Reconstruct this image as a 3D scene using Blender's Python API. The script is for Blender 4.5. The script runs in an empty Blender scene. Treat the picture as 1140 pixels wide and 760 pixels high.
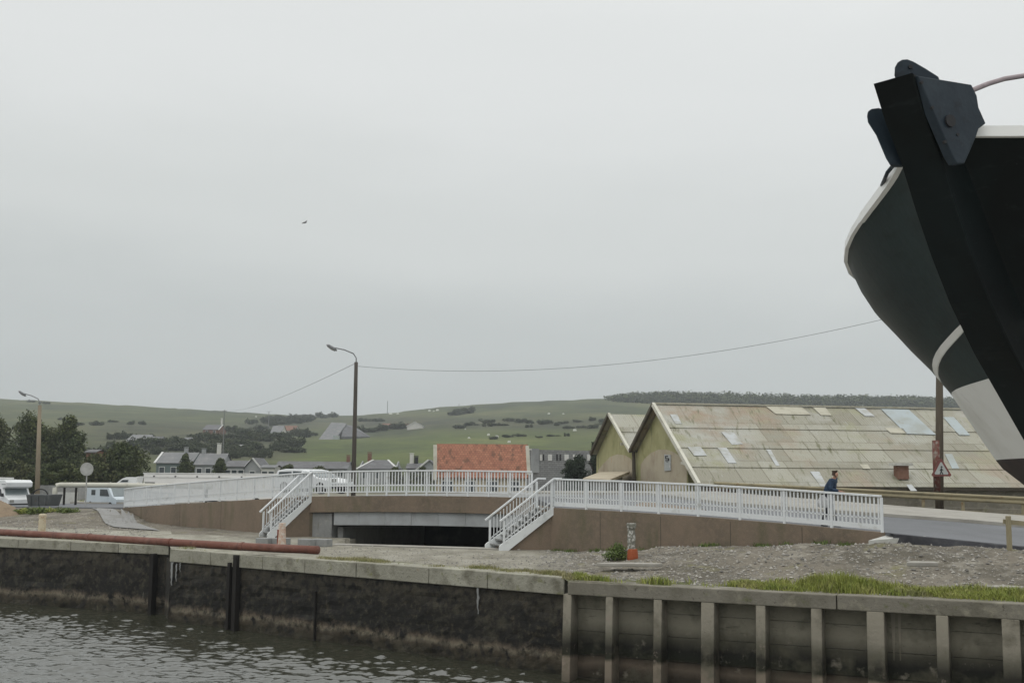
import bpy, bmesh, math, random
import numpy as np
from mathutils import Vector, Matrix
random.seed(7); np.random.seed(7)
R = math.radians
C = bpy.context.scene.collection
SC = bpy.context.scene

# ------------------------------------------------------------------ camera, world, sun, exposure
F = 1250.0; PITCH = math.atan(146/F); ROLL = R(0.4); EYE = 2.9
fw = Vector((0, math.cos(PITCH), math.sin(PITCH))); up0 = Vector((0, -math.sin(PITCH), math.cos(PITCH))); rt0 = Vector((1, 0, 0))
rt = rt0*math.cos(ROLL) + up0*math.sin(ROLL); up = up0*math.cos(ROLL) - rt0*math.sin(ROLL)
cd = bpy.data.cameras.new('camera'); cam = bpy.data.objects.new('camera', cd); C.objects.link(cam)
cam.matrix_world = Matrix(((rt.x, up.x, -fw.x, 0), (rt.y, up.y, -fw.y, 0), (rt.z, up.z, -fw.z, EYE), (0, 0, 0, 1)))
cd.sensor_width = 36; cd.sensor_fit = 'HORIZONTAL'; cd.lens = 36*F/1140; cd.clip_end = 9000; cd.clip_start = 0.1
SC.camera = cam

SUN_EL, SUN_AZ = R(52), R(215)
w = bpy.data.worlds.new('World'); SC.world = w; w.use_nodes = True
nt = w.node_tree; nt.nodes.clear()
def N(t, typ, **kw):
    n = t.nodes.new(typ)
    for k, v in kw.items(): setattr(n, k, v)
    return n
out = N(nt, 'ShaderNodeOutputWorld'); mixs = N(nt, 'ShaderNodeMixShader')
b1 = N(nt, 'ShaderNodeBackground'); b2 = N(nt, 'ShaderNodeBackground')
sky = N(nt, 'ShaderNodeTexSky', sky_type='NISHITA', sun_disc=False, sun_elevation=SUN_EL, sun_rotation=SUN_AZ)
nt.links.new(sky.outputs[0], b1.inputs[0]); b1.inputs[1].default_value = 0.07
tc = N(nt, 'ShaderNodeTexCoord'); sp = N(nt, 'ShaderNodeSeparateXYZ'); nt.links.new(tc.outputs['Generated'], sp.inputs[0])
mp = N(nt, 'ShaderNodeMapping'); mp.inputs['Scale'].default_value = (1.4, 1.4, 5.0); nt.links.new(tc.outputs['Generated'], mp.inputs[0])
nz = N(nt, 'ShaderNodeTexNoise'); nz.inputs['Scale'].default_value = 1.7; nz.inputs['Detail'].default_value = 5; nt.links.new(mp.outputs[0], nz.inputs[0])
m1 = N(nt, 'ShaderNodeMath', operation='MULTIPLY_ADD'); m1.inputs[1].default_value = 0.14; nt.links.new(nz.outputs[0], m1.inputs[0]); 
m2 = N(nt, 'ShaderNodeMath', operation='ADD'); m2.inputs[1].default_value = -0.08; nt.links.new(sp.outputs['Z'], m2.inputs[0]); nt.links.new(m2.outputs[0], m1.inputs[2])
# the whole dome is cloud: dull near the horizon, brighter overhead; a little brighter towards the right
m3 = N(nt, 'ShaderNodeMath', operation='MULTIPLY_ADD'); m3.inputs[1].default_value = 0.05; nt.links.new(sp.outputs['X'], m3.inputs[0]); nt.links.new(m1.outputs[0], m3.inputs[2])
cr = N(nt, 'ShaderNodeValToRGB'); nt.links.new(m3.outputs[0], cr.inputs[0]); cr.color_ramp.interpolation = 'EASE'
SKYR = [(0.0, (.50, .528, .523)), (0.10, (.575, .605, .595)), (0.20, (.69, .715, .70)), (0.33, (.80, .82, .81)), (0.60, (1.1, 1.12, 1.10)), (1.0, (1.6, 1.62, 1.60))]
e = cr.color_ramp.elements; e[0].position = SKYR[0][0]; e[0].color = (*SKYR[0][1], 1); e[1].position = 1; e[1].color = (*SKYR[-1][1], 1)
for p_, c_ in SKYR[1:-1]:
    x = e.new(p_); x.color = (*c_, 1)
nt.links.new(cr.outputs[0], b2.inputs[0]); b2.inputs[1].default_value = 1.0
mixs.inputs[0].default_value = 0.94
nt.links.new(b1.outputs[0], mixs.inputs[1]); nt.links.new(b2.outputs[0], mixs.inputs[2]); nt.links.new(mixs.outputs[0], out.inputs[0])
sl = bpy.data.lights.new('sun', 'SUN'); sl.energy = 0.6; sl.angle = R(25); sl.color = (1, .97, .93)
so = bpy.data.objects.new('sun', sl); C.objects.link(so); so.location = (0, 0, 60)
sd = Vector((math.sin(SUN_AZ)*math.cos(SUN_EL), math.cos(SUN_AZ)*math.cos(SUN_EL), math.sin(SUN_EL)))
so.rotation_euler = sd.to_track_quat('Z', 'Y').to_euler()
SC.view_settings.view_transform = 'Standard'; SC.view_settings.look = 'None'; SC.view_settings.exposure = 0; SC.view_settings.gamma = 1
SC.view_settings.use_curve_mapping = False
try: SC.cycles.volume_bounces = 0
except Exception: pass

# ------------------------------------------------------------------ measuring helpers
def ray(px, py): return fw + rt*((px-570)/F) + up*((380-py)/F)
def D(px, py, d):
    v = ray(px, py); return Vector((0, 0, EYE)) + v*(d/v.y)
def Z(px, py, z=0.0):
    v = ray(px, py); return Vector((0, 0, EYE)) + v*((z-EYE)/v.z)
def zat(px, py, d): return D(px, py, d).z
def lerp(a, b, t): return a+(b-a)*t

# ------------------------------------------------------------------ materials
def mat(name, base, rough=.8, layers=(), bump=None, metal=0.0, spec=.3, var=0.0, coat=0.0, world=False, zramp=None, island=0.0, alpha=None, trans=0.0, bumps=()):
    """layers: (colour, scale, lo, hi, stretch, detail)"""
    m = bpy.data.materials.new(name); m.use_nodes = True; t = m.node_tree; t.nodes.clear(); L = t.links.new
    o = N(t, 'ShaderNodeOutputMaterial'); p = N(t, 'ShaderNodeBsdfPrincipled'); L(p.outputs[0], o.inputs[0])
    p.inputs['Roughness'].default_value = rough; p.inputs['Metallic'].default_value = metal; p.inputs['Specular IOR Level'].default_value = spec
    p.inputs['Coat Weight'].default_value = coat
    if trans: p.inputs['Transmission Weight'].default_value = trans
    if world: co = N(t, 'ShaderNodeNewGeometry').outputs['Position']
    else: co = N(t, 'ShaderNodeTexCoord').outputs['Object']
    rgb = N(t, 'ShaderNodeRGB'); rgb.outputs[0].default_value = (*base, 1); cur = rgb.outputs[0]
    def noise(scale, st, det=4, ro=.6):
        mpn = N(t, 'ShaderNodeMapping'); mpn.inputs['Scale'].default_value = st; L(co, mpn.inputs[0])
        n = N(t, 'ShaderNodeTexNoise'); n.inputs['Scale'].default_value = scale; n.inputs['Detail'].default_value = det; n.inputs['Roughness'].default_value = ro
        L(mpn.outputs[0], n.inputs[0]); return n.outputs[0]
    if zramp:
        # zramp: (z0, z1, [(pos, colour)...], wobble)
        s = N(t, 'ShaderNodeSeparateXYZ'); L(N(t, 'ShaderNodeNewGeometry').outputs['Position'], s.inputs[0])
        a = N(t, 'ShaderNodeMath', operation='MULTIPLY_ADD'); L(noise(zramp[3][1], (1, 1, .45), 5, .65), a.inputs[0]); a.inputs[1].default_value = zramp[3][0]; L(s.outputs['Z'], a.inputs[2])
        mr = N(t, 'ShaderNodeMapRange'); mr.inputs[1].default_value = zramp[0]+zramp[3][0]/2; mr.inputs[2].default_value = zramp[1]+zramp[3][0]/2; L(a.outputs[0], mr.inputs[0])
        r = N(t, 'ShaderNodeValToRGB'); L(mr.outputs[0], r.inputs[0]); ee = r.color_ramp.elements
        ee[0].position = zramp[2][0][0]; ee[0].color = (*zramp[2][0][1], 1); ee[1].position = zramp[2][-1][0]; ee[1].color = (*zramp[2][-1][1], 1)
        for q, cc in zramp[2][1:-1]: ee.new(q).color = (*cc, 1)
        cur = r.outputs[0]
    for ly in layers:
        col, sc, lo, hi = ly[:4]; st = ly[4] if len(ly) > 4 else (1, 1, 1); det = ly[5] if len(ly) > 5 else 4
        mr = N(t, 'ShaderNodeMapRange'); mr.inputs[1].default_value = lo; mr.inputs[2].default_value = hi; L(noise(sc, st, det), mr.inputs[0])
        mx = N(t, 'ShaderNodeMix', data_type='RGBA'); L(mr.outputs[0], mx.inputs[0]); L(cur, mx.inputs[6]); mx.inputs[7].default_value = (*col, 1); cur = mx.outputs[2]
    if island:
        g = N(t, 'ShaderNodeNewGeometry'); mr = N(t, 'ShaderNodeMapRange'); mr.inputs[3].default_value = 1-island; mr.inputs[4].default_value = 1+island; L(g.outputs['Random Per Island'], mr.inputs[0])
        mx = N(t, 'ShaderNodeVectorMath', operation='SCALE'); L(cur, mx.inputs[0]); L(mr.outputs[0], mx.inputs['Scale']); cur = mx.outputs[0]
    if var:
        mr = N(t, 'ShaderNodeMapRange'); mr.inputs[1].default_value = .3; mr.inputs[2].default_value = .7; mr.inputs[3].default_value = 1-var; mr.inputs[4].default_value = 1+var; L(noise(1.3, (1, 1, 1), 6), mr.inputs[0])
        mx = N(t, 'ShaderNodeVectorMath', operation='SCALE'); L(cur, mx.inputs[0]); L(mr.outputs[0], mx.inputs['Scale']); cur = mx.outputs[0]
    L(cur, p.inputs['Base Color'])
    last = None
    for sc, stg, dist in ([bump] if bump else [])+list(bumps):
        b = N(t, 'ShaderNodeBump'); b.inputs['Strength'].default_value = stg; b.inputs['Distance'].default_value = dist; L(noise(sc, (1, 1, 1), 6), b.inputs['Height'])
        if last: L(last, b.inputs['Normal'])
        last = b.outputs[0]
    if last: L(last, p.inputs['Normal'])
    m.diffuse_color = (*base, 1)
    return m

M = {}
M['rail'] = mat('white_rail_paint', (.66, .68, .69), .5, [((.45, .45, .42), 3, .58, .78), ((.35, .25, .15), 9, .70, .8)], spec=.4)
M['stairpaint'] = mat('stair_paint', (.68, .70, .70), .5, [((.40, .42, .42), 2.2, .5, .75)], spec=.4)
M['pebble'] = mat('brown_pebbledash', (.20, .155, .115), .9, [((.125, .105, .078), .45, .45, .72, (1, 1, .6)), ((.22, .165, .12), 7, .45, .75), ((.10, .10, .055), 1.1, .55, .8, (1, 1, .3)), ((.27, .21, .155), 45, .55, .75), ((.09, .06, .04), 60, .6, .75)], bump=(40, .6, .03))
M['conc'] = mat('grey_concrete', (.26, .265, .26), .85, [((.19, .19, .185), 1.2, .4, .7), ((.32, .32, .30), 5, .5, .8), ((.14, .14, .12), 2, .62, .8, (2, 2, .3))], bump=(25, .25, .02))
M['beam'] = mat('precast_beam', (.36, .375, .385), .8, [((.27, .28, .28), .9, .4, .7), ((.20, .20, .19), 2.5, .6, .8, (1, 1, .25))], bump=(25, .15, .02))
M['void'] = mat('underbridge_shade', (.03, .03, .03), .9, [((.06, .055, .05), 1.5, .5, .7)])  # near-black: the shade under the deck is put into this colour
M['coping'] = mat('coping_stone', (.27, .26, .21), .85, [((.38, .37, .30), .8, .5, .7), ((.14, .13, .095), 1.7, .52, .72), ((.17, .17, .08), 3.5, .6, .75), ((.30, .19, .11), .9, .66, .74), ((.10, .09, .07), 12, .6, .75)], bump=(12, .6, .05))
M['capbeam'] = mat('capping_beam_concrete', (.20, .185, .15), .85, [((.13, .12, .09), .9, .45, .7), ((.28, .26, .20), 2.3, .55, .75), ((.11, .12, .05), 2.8, .6, .78), ((.08, .07, .055), 10, .6, .75)], bump=(14, .5, .04))
DK = (.016, .015, .012)
M['oldwall'] = mat('weathered_masonry', DK, .8, [((.075, .068, .048), 1.7, .52, .80), ((.06, .05, .034), 6, .50, .72), ((.008, .008, .007), 3.2, .50, .66), ((.012, .011, .01), 2.2, .52, .7, (1, 1, .6)), ((.10, .095, .055), 5, .66, .8, (1, 1, .3)), ((.20, .18, .15), .9, .73, .80, (2.6, 2.6, .35))],
                   zramp=(-2.75, -.3, [(0, (.028, .026, .014)), (.15, (.030, .025, .015)), (.20, (.06, .048, .032)), (.25, (.16, .14, .10)), (.285, (.135, .108, .078)), (.32, (.05, .04, .03)), (.36, (.012, .012, .010)), (.62, (.015, .014, .011)), (.8, (.034, .030, .022)), (1, (.055, .048, .034))], (.55, 1.6)), bump=(5, .45, .05), bumps=[(22, .5, .02)], world=True)
M['panel'] = mat('quay_panel_concrete', (.15, .14, .11), .85, [((.09, .085, .06), 1.2, .5, .72), ((.22, .20, .16), 3, .62, .8), ((.05, .045, .035), 9, .66, .78), ((.04, .04, .03), 1.7, .62, .75, (.6, .6, 3.0))],
                 zramp=(-2.75, -.3, [(0, (.024, .022, .014)), (.16, (.045, .036, .026)), (.24, (.115, .092, .068)), (.30, (.06, .047, .034)), (.345, (.014, .016, .009)), (.45, (.014, .014, .011)), (.56, (.06, .057, .042)), (.70, (.20, .187, .145)), (1, (.27, .25, .19))], (.30, 1.3)), bump=(8, .5, .05))
M['post'] = mat('quay_post_concrete', (.2, .19, .15), .85, [((.12, .11, .08), 1.6, .5, .72), ((.27, .22, .18), 4, .62, .8), ((.05, .045, .035), 9, .68, .78)],
                zramp=(-2.75, -.3, [(0, (.05, .045, .03)), (.16, (.18, .15, .115)), (.30, (.20, .165, .125)), (.345, (.025, .025, .015)), (.45, (.026, .024, .018)), (.56, (.10, .094, .07)), (.70, (.24, .22, .175)), (1, (.29, .265, .21))], (.30, 1.3)), bump=(10, .4, .04))
M['timber'] = mat('black_timber', (.015, .013, .011), .8, [((.05, .045, .035), 4, .6, .8, (1, 1, .2))], bump=(8, .5, .03))
M['rustpipe'] = mat('red_brown_pipe', (.15, .058, .040), .6, [((.20, .10, .075), 1.4, .5, .7), ((.075, .035, .028), 3.5, .52, .75), ((.25, .17, .13), 8, .66, .8)], bump=(20, .3, .01))
M['asphalt'] = mat('asphalt', (.15, .155, .165), .85, [((.11, .115, .12), .35, .4, .7), ((.19, .19, .19), 18, .5, .8)], bump=(60, .2, .01))
M['pathgrey'] = mat('worn_path', (.25, .248, .24), .9, [((.20, .195, .18), 1.2, .45, .7), ((.30, .29, .27), 5, .55, .8)], bump=(30, .2, .01))
M['tar'] = mat('fresh_tar', (.035, .035, .04), .8, [((.07, .07, .07), 4, .5, .8)], bump=(20, .5, .03))
M['pave'] = mat('pale_pavement', (.33, .315, .28), .9, [((.25, .235, .205), .7, .45, .7), ((.40, .39, .36), 6, .55, .8)], bump=(30, .2, .01))
M['slab'] = mat('pale_slab', (.50, .50, .47), .85, [((.38, .37, .33), 1.8, .5, .7), ((.28, .27, .23), 5, .62, .8)], bump=(16, .3, .02))
M['stone'] = mat('pale_stones', (.27, .255, .23), .9, [((.20, .19, .17), 9, .5, .6)], island=.5)
M['grass'] = mat('grass_blades', (.245, .27, .065), .7, [((.33, .31, .13), .8, .5, .72), ((.13, .185, .035), 1.9, .5, .75)], island=.35, spec=.2)
M['drygrass'] = mat('dry_grass', (.27, .25, .13), .8, [((.17, .19, .06), 1.1, .45, .7)], island=.35, spec=.2)
M['weed'] = mat('weed_leaves', (.10, .14, .04), .7, [((.16, .18, .06), 2, .5, .75)], island=.4, spec=.2)
M['leafdark'] = mat('leaf_dark', (.060, .076, .030), .75, [((.108, .118, .044), .22, .45, .65), ((.036, .050, .028), .5, .5, .7)], island=.4, spec=.15)
M['leafmid'] = mat('leaf_mid', (.070, .082, .036), .75, [((.12, .115, .05), .22, .45, .65), ((.048, .062, .032), .5, .5, .7)], island=.4, spec=.15)
M['leafhill'] = mat('leaf_hill', (.048, .060, .030), .8, [((.09, .094, .046), .3, .45, .65)], island=.35, spec=.1)
M['leafpine'] = mat('leaf_pine', (.036, .050, .036), .8, [((.06, .075, .05), .6, .45, .65)], island=.35, spec=.1)
M['bark'] = mat('bark', (.06, .05, .038), .9, [((.10, .085, .06), 3, .5, .7, (1, 1, .2))])
M['lampconc'] = mat('concrete_lamp_pole', (.25, .21, .15), .85, [((.16, .13, .095), .8, .45, .7, (1, 1, .3))])
M['lampwood'] = mat('dark_lamp_pole', (.075, .065, .055), .85, [((.045, .04, .035), 1.5, .45, .7, (1, 1, .2)), ((.13, .11, .09), 4, .62, .8, (1, 1, .2))])
M['metal'] = mat('grey_metal', (.22, .225, .23), .5, [((.15, .15, .15), 6, .5, .7)], metal=.4)
M['lens'] = mat('lamp_lens', (.30, .30, .28), .4, [((.22, .22, .2), 8, .5, .7)])
M['pinkpipe'] = mat('painted_rail_pipe', (.27, .22, .23), .5, [((.2, .16, .17), 9, .5, .7)])
M['signwhite'] = mat('sign_white', (.36, .38, .37), .5, [((.5, .5, .48), 6, .5, .7)])
M['signred'] = mat('sign_red', (.15, .055, .05), .5, [((.24, .05, .04), 9, .5, .7)])
M['signgrey'] = mat('sign_back_grey', (.36, .36, .34), .6, [((.27, .27, .25), 5, .5, .7), ((.42, .42, .40), 1.2, .5, .6)])
M['black'] = mat('black_mark', (.02, .02, .022), .6, [((.035, .035, .035), 7, .5, .7)])
M['vehwhite'] = mat('vehicle_white', (.70, .715, .72), .35, [((.58, .59, .59), .8, .5, .75)], spec=.5, coat=.3)
M['trailerwhite'] = mat('trailer_white', (.72, .71, .69), .5, [((.64, .63, .60), .5, .45, .7), ((.45, .42, .38), 2, .62, .75, (1, 1, .2))])
M['bluewhite'] = mat('van_pale_blue', (.50, .56, .60), .4, [((.42, .48, .52), .8, .5, .7)], spec=.5, coat=.3)
M['glass'] = mat('dark_glass', (.035, .045, .05), .12, [((.05, .06, .065), 3, .5, .7)], spec=.6)
M['glasslight'] = mat('windscreen_glass', (.13, .16, .165), .12, [((.17, .2, .2), 1, .5, .7)], spec=.8)
M['tyre'] = mat('tyre_rubber', (.02, .02, .02), .8, [((.035, .033, .03), 9, .5, .7)])
M['rim'] = mat('wheel_rim', (.35, .35, .35), .4, [((.25, .25, .25), 9, .5, .7)], metal=.5)
M['yelpaint'] = mat('ochre_green_render', (.34, .325, .17), .85, [((.25, .245, .11), .5, .45, .7), ((.38, .36, .20), 1.6, .55, .75), ((.10, .11, .05), 1.3, .62, .8, (1, 1, .2))], bump=(14, .2, .02))
M['cream'] = mat('cream_render', (.42, .37, .275), .85, [((.33, .275, .20), .6, .45, .7), ((.45, .28, .17), .8, .66, .76, (1, 1, .5)), ((.18, .15, .10), 1.4, .64, .8, (1, 1, .25))], bump=(14, .2, .02))
M['verge'] = mat('pale_verge', (.56, .545, .47), .7, [((.40, .38, .31), 1, .5, .7)])
M['darkverge'] = mat('dark_soffit', (.07, .06, .045), .8, [((.12, .10, .07), 2, .5, .7)])
M['brick'] = mat('old_brick', (.19, .105, .075), .9, [((.13, .07, .045), 5, .5, .7), ((.30, .2, .14), 12, .6, .75)])
M['slate'] = mat('slate_roof', (.115, .112, .115), .7, [((.17, .175, .18), .5, .45, .7), ((.08, .085, .09), 2.5, .5, .75)])
M['slatelight'] = mat('pale_slate_roof', (.165, .168, .17), .7, [((.23, .225, .22), .5, .45, .7), ((.14, .145, .15), 2.5, .5, .75)])
M['housewhite'] = mat('house_white', (.58, .57, .53), .8, [((.46, .45, .41), .6, .45, .7)])
M['housegrey'] = mat('house_grey', (.30, .31, .31), .85, [((.22, .225, .23), .6, .45, .7)])
M['houseteal'] = mat('house_teal', (.13, .16, .155), .8, [((.12, .16, .16), .8, .45, .7)])
M['trim'] = mat('white_trim', (.62, .62, .60), .6, [((.5, .5, .47), 2, .5, .7)])
M['creampipe'] = mat('cream_pipeline', (.50, .49, .42), .6, [((.36, .35, .29), .9, .5, .72), ((.24, .22, .17), 2.2, .64, .76)])
M['chalk'] = mat('chalk', (.55, .55, .50), .9, [((.38, .39, .33), .5, .5, .7)])
M['skin'] = mat('skin', (.42, .24, .17), .6, [((.36, .19, .13), 12, .5, .7)])
M['hair'] = mat('brown_hair', (.05, .028, .018), .7, [((.08, .045, .03), 30, .5, .7)])
M['jacket'] = mat('navy_jacket', (.018, .038, .072), .8, [((.03, .055, .09), 9, .5, .7), ((.01, .02, .04), 5, .55, .75)], bump=(9, .6, .03))
M['trousers'] = mat('dark_trousers', (.035, .035, .045), .85, [((.06, .06, .07), 9, .5, .7)], bump=(9, .5, .03))
M['bag'] = mat('white_plastic', (.62, .62, .62), .45, [((.5, .5, .5), 7, .5, .7)], bump=(14, .6, .03))
M['boatblack'] = mat('shaded_hull_paint', (.0040, .0060, .0065), .5, [((.007, .013, .014), 1.1, .45, .7), ((.016, .020, .021), 6, .60, .8, (1, 1, 4)), ((.006, .008, .009), 3, .55, .75), ((.03, .035, .035), 28, .70, .78)], spec=.14, bump=(3, .25, .01), bumps=[(22, .12, .004)])  # shaded copy of the hull paint, for the near side and stem
M['boatfar'] = mat('lit_hull_paint', (.010, .021, .023), .40, [((.018, .034, .036), .9, .45, .7, (1, 1, 2)), ((.006, .013, .014), 2.5, .52, .75, (1, 1, 5)), ((.035, .045, .045), 20, .66, .80, (1, 1, 3))], spec=.22, bump=(2.5, .3, .012), bumps=[(20, .12, .004)])  # lit copy of the hull paint: sky-facing far side made lighter in colour
M['boattop'] = mat('blue_black_lit_stem_paint', (.012, .021, .031), .5, [((.022, .034, .045), 4, .45, .7), ((.006, .010, .014), 9, .55, .75), ((.07, .08, .085), 24, .68, .76)], spec=.3, bump=(9, .4, .01))  # the lit side of the stem head is put into this lighter tone
M['boatwhite'] = mat('white_hull_paint', (.76, .765, .75), .5, [((.66, .66, .63), 1.6, .45, .7), ((.45, .44, .40), 5, .66, .80, (1, 1, .4))], spec=.4, bump=(5, .2, .01))
M['boatred'] = mat('dark_antifouling', (.030, .022, .022), .6, [((.05, .03, .028), 4, .5, .7)], bump=(8, .3, .01))
M['polewood'] = mat('wooden_pole', (.10, .082, .06), .85, [((.06, .05, .038), 2, .45, .7, (1, 1, .15)), ((.16, .14, .10), 5, .6, .8, (1, 1, .15))])
M['barrier'] = mat('weathered_barrier', (.27, .235, .15), .7, [((.17, .15, .10), 1.2, .5, .7), ((.20, .12, .06), 3, .62, .75)])
M['bollardcream'] = mat('bollard_cream', (.50, .44, .32), .8, [((.42, .30, .20), 5, .5, .65), ((.20, .15, .10), 10, .62, .75)])
M['bollardpink'] = mat('bollard_pink', (.50, .36, .28), .8, [((.55, .50, .44), 7, .48, .6), ((.30, .13, .09), 9, .6, .75)])
M['bollardred'] = mat('bollard_rust', (.22, .06, .035), .8, [((.12, .04, .03), 9, .5, .7)])
M['bollardstone'] = mat('bollard_white_flaked', (.17, .17, .14), .85, [((.48, .47, .44), 8, .50, .58), ((.07, .07, .055), 14, .6, .7)], bump=(16, .5, .03))
M['orange'] = mat('orange_paint', (.30, .075, .028), .7, [((.25, .06, .02), 9, .55, .7), ((.5, .2, .1), 14, .65, .75)])
M['skip'] = mat('dark_skip', (.075, .08, .08), .7, [((.11, .115, .115), 2, .5, .7), ((.10, .06, .04), 4, .64, .75)])
M['sand'] = mat('heap_of_earth', (.25, .19, .13), .95, [((.17, .13, .09), 2, .5, .7)], bump=(6, .8, .1))
M['cable'] = mat('cable', (.10, .105, .11), .6, [((.08, .08, .08), 9, .5, .7)])
M['gull'] = mat('gull_grey', (.12, .12, .12), .8, [((.2, .2, .2), 9, .5, .7)])
M['red'] = mat('red_cloth', (.30, .06, .04), .8, [((.2, .05, .04), 9, .5, .7)])
M['steel'] = mat('antenna_steel', (.20, .20, .20), .6, [((.15, .15, .15), 9, .5, .7)])

def brickmat(name, c1, c2, mortar, bw, bh, ms=.02, axis='XZ', layers=(), bumpd=.02, rough=.9, world=False, bias=0.0):
    m = mat(name, c1, rough, layers); t = m.node_tree; L = t.links.new
    p = [n for n in t.nodes if n.type == 'BSDF_PRINCIPLED'][0]
    rgbn = [n for n in t.nodes if n.type == 'RGB'][0]
    co = N(t, 'ShaderNodeTexCoord').outputs['UV']
    b = N(t, 'ShaderNodeTexBrick'); b.inputs['Scale'].default_value = 1; b.inputs['Brick Width'].default_value = bw; b.inputs['Row Height'].default_value = bh
    b.inputs['Mortar Size'].default_value = ms; b.inputs['Color1'].default_value = (*c1, 1); b.inputs['Color2'].default_value = (*c2, 1); b.inputs['Mortar'].default_value = (*mortar, 1); b.inputs['Bias'].default_value = bias
    b.inputs['Mortar Smooth'].default_value = .3
    L(co, b.inputs[0])
    for l in list(rgbn.outputs[0].links): L(b.outputs[0], l.to_socket)
    bp = N(t, 'ShaderNodeBump'); bp.inputs['Distance'].default_value = bumpd; bp.inputs['Strength'].default_value = .6; bp.invert = True; L(b.outputs['Fac'], bp.inputs['Height']); L(bp.outputs[0], p.inputs['Normal'])
    return m, b
M['tile'], _ = brickmat('orange_clay_tiles', (.33, .15, .095), (.25, .105, .068), (.15, .075, .05), .26, .30, .02, layers=[((.14, .075, .05), 1.2, .54, .62, (1.6, 1, .7), 6), ((.38, .20, .13), 2.6, .58, .72)])
M['block'], _ = brickmat('grey_blockwork', (.27, .275, .27), (.21, .215, .215), (.13, .13, .13), .5, .22, .02, layers=[((.16, .165, .165), .6, .55, .75)])
def sheetmat():
    m, b = brickmat('corrugated_cement_sheets', (.345, .335, .275), (.245, .23, .18), (.20, .185, .14), 1.75, 2.55, .03, bias=-.1,
                    layers=[((.305, .235, .175), .16, .52, .68), ((.37, .365, .32), .24, .50, .66), ((.30, .295, .205), .33, .56, .70), ((.15, .15, .09), 1.2, .57, .72, (3, .5, .5)), ((.42, .42, .39), 3.5, .62, .78, (3, .4, .4)), ((.17, .13, .09), 6, .62, .8, (2.5, .6, .6))], bumpd=.05)
    b.offset = .35
    t = m.node_tree; L = t.links.new; p = [n for n in t.nodes if n.type == 'BSDF_PRINCIPLED'][0]
    bp = [n for n in t.nodes if n.type == 'BUMP'][0]
    wv = N(t, 'ShaderNodeTexWave', wave_type='BANDS', bands_direction='X'); wv.inputs['Scale'].default_value = 1.75
    L(N(t, 'ShaderNodeTexCoord').outputs['UV'], wv.inputs[0])
    b2_ = N(t, 'ShaderNodeBump'); b2_.inputs['Distance'].default_value = .05; b2_.inputs['Strength'].default_value = .5; L(wv.outputs['Fac'], b2_.inputs['Height']); L(bp.outputs[0], b2_.inputs['Normal']); L(b2_.outputs[0], p.inputs['Normal'])
    return m
M['sheet'] = sheetmat()
M['sheetpale'] = mat('replaced_pale_sheet', (.44, .455, .455), .7, [((.33, .33, .29), 1.2, .48, .66), ((.29, .26, .20), 3, .60, .75)])
M['sheetcream'] = mat('translucent_cream_sheet', (.43, .41, .33), .7, [((.31, .29, .22), 1.4, .5, .7)])
M['sheetblue'] = mat('blue_grey_sheet', (.36, .405, .415), .7, [((.31, .33, .31), .6, .45, .66), ((.28, .26, .21), 1.8, .60, .75)])

def watermat():
    m = bpy.data.materials.new('harbour_water'); m.use_nodes = True; t = m.node_tree; t.nodes.clear(); L = t.links.new
    o = N(t, 'ShaderNodeOutputMaterial'); p = N(t, 'ShaderNodeBsdfPrincipled'); L(p.outputs[0], o.inputs[0])
    p.inputs['Base Color'].default_value = (.032, .033, .022, 1); p.inputs['Roughness'].default_value = .05; p.inputs['IOR'].default_value = 1.6; p.inputs['Specular IOR Level'].default_value = .95
    g = N(t, 'ShaderNodeNewGeometry').outputs['Position']; last = None
    for sc, st, dist, rot in ((9, (1, 1.3, 1), .012, .8),):
        mpn = N(t, 'ShaderNodeMapping'); mpn.inputs['Scale'].default_value = st; mpn.inputs['Rotation'].default_value = (0, 0, rot); L(g, mpn.inputs[0])
        n = N(t, 'ShaderNodeTexNoise'); n.inputs['Scale'].default_value = sc; n.inputs['Detail'].default_value = 2; n.inputs['Roughness'].default_value = .5; L(mpn.outputs[0], n.inputs[0])
        b = N(t, 'ShaderNodeBump'); b.inputs['Strength'].default_value = 1; b.inputs['Distance'].default_value = dist; L(n.outputs[0], b.inputs['Height'])
        if last: L(last, b.inputs['Normal'])
        last = b.outputs[0]
    L(last, p.inputs['Normal']); return m
M['water'] = watermat()

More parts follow.
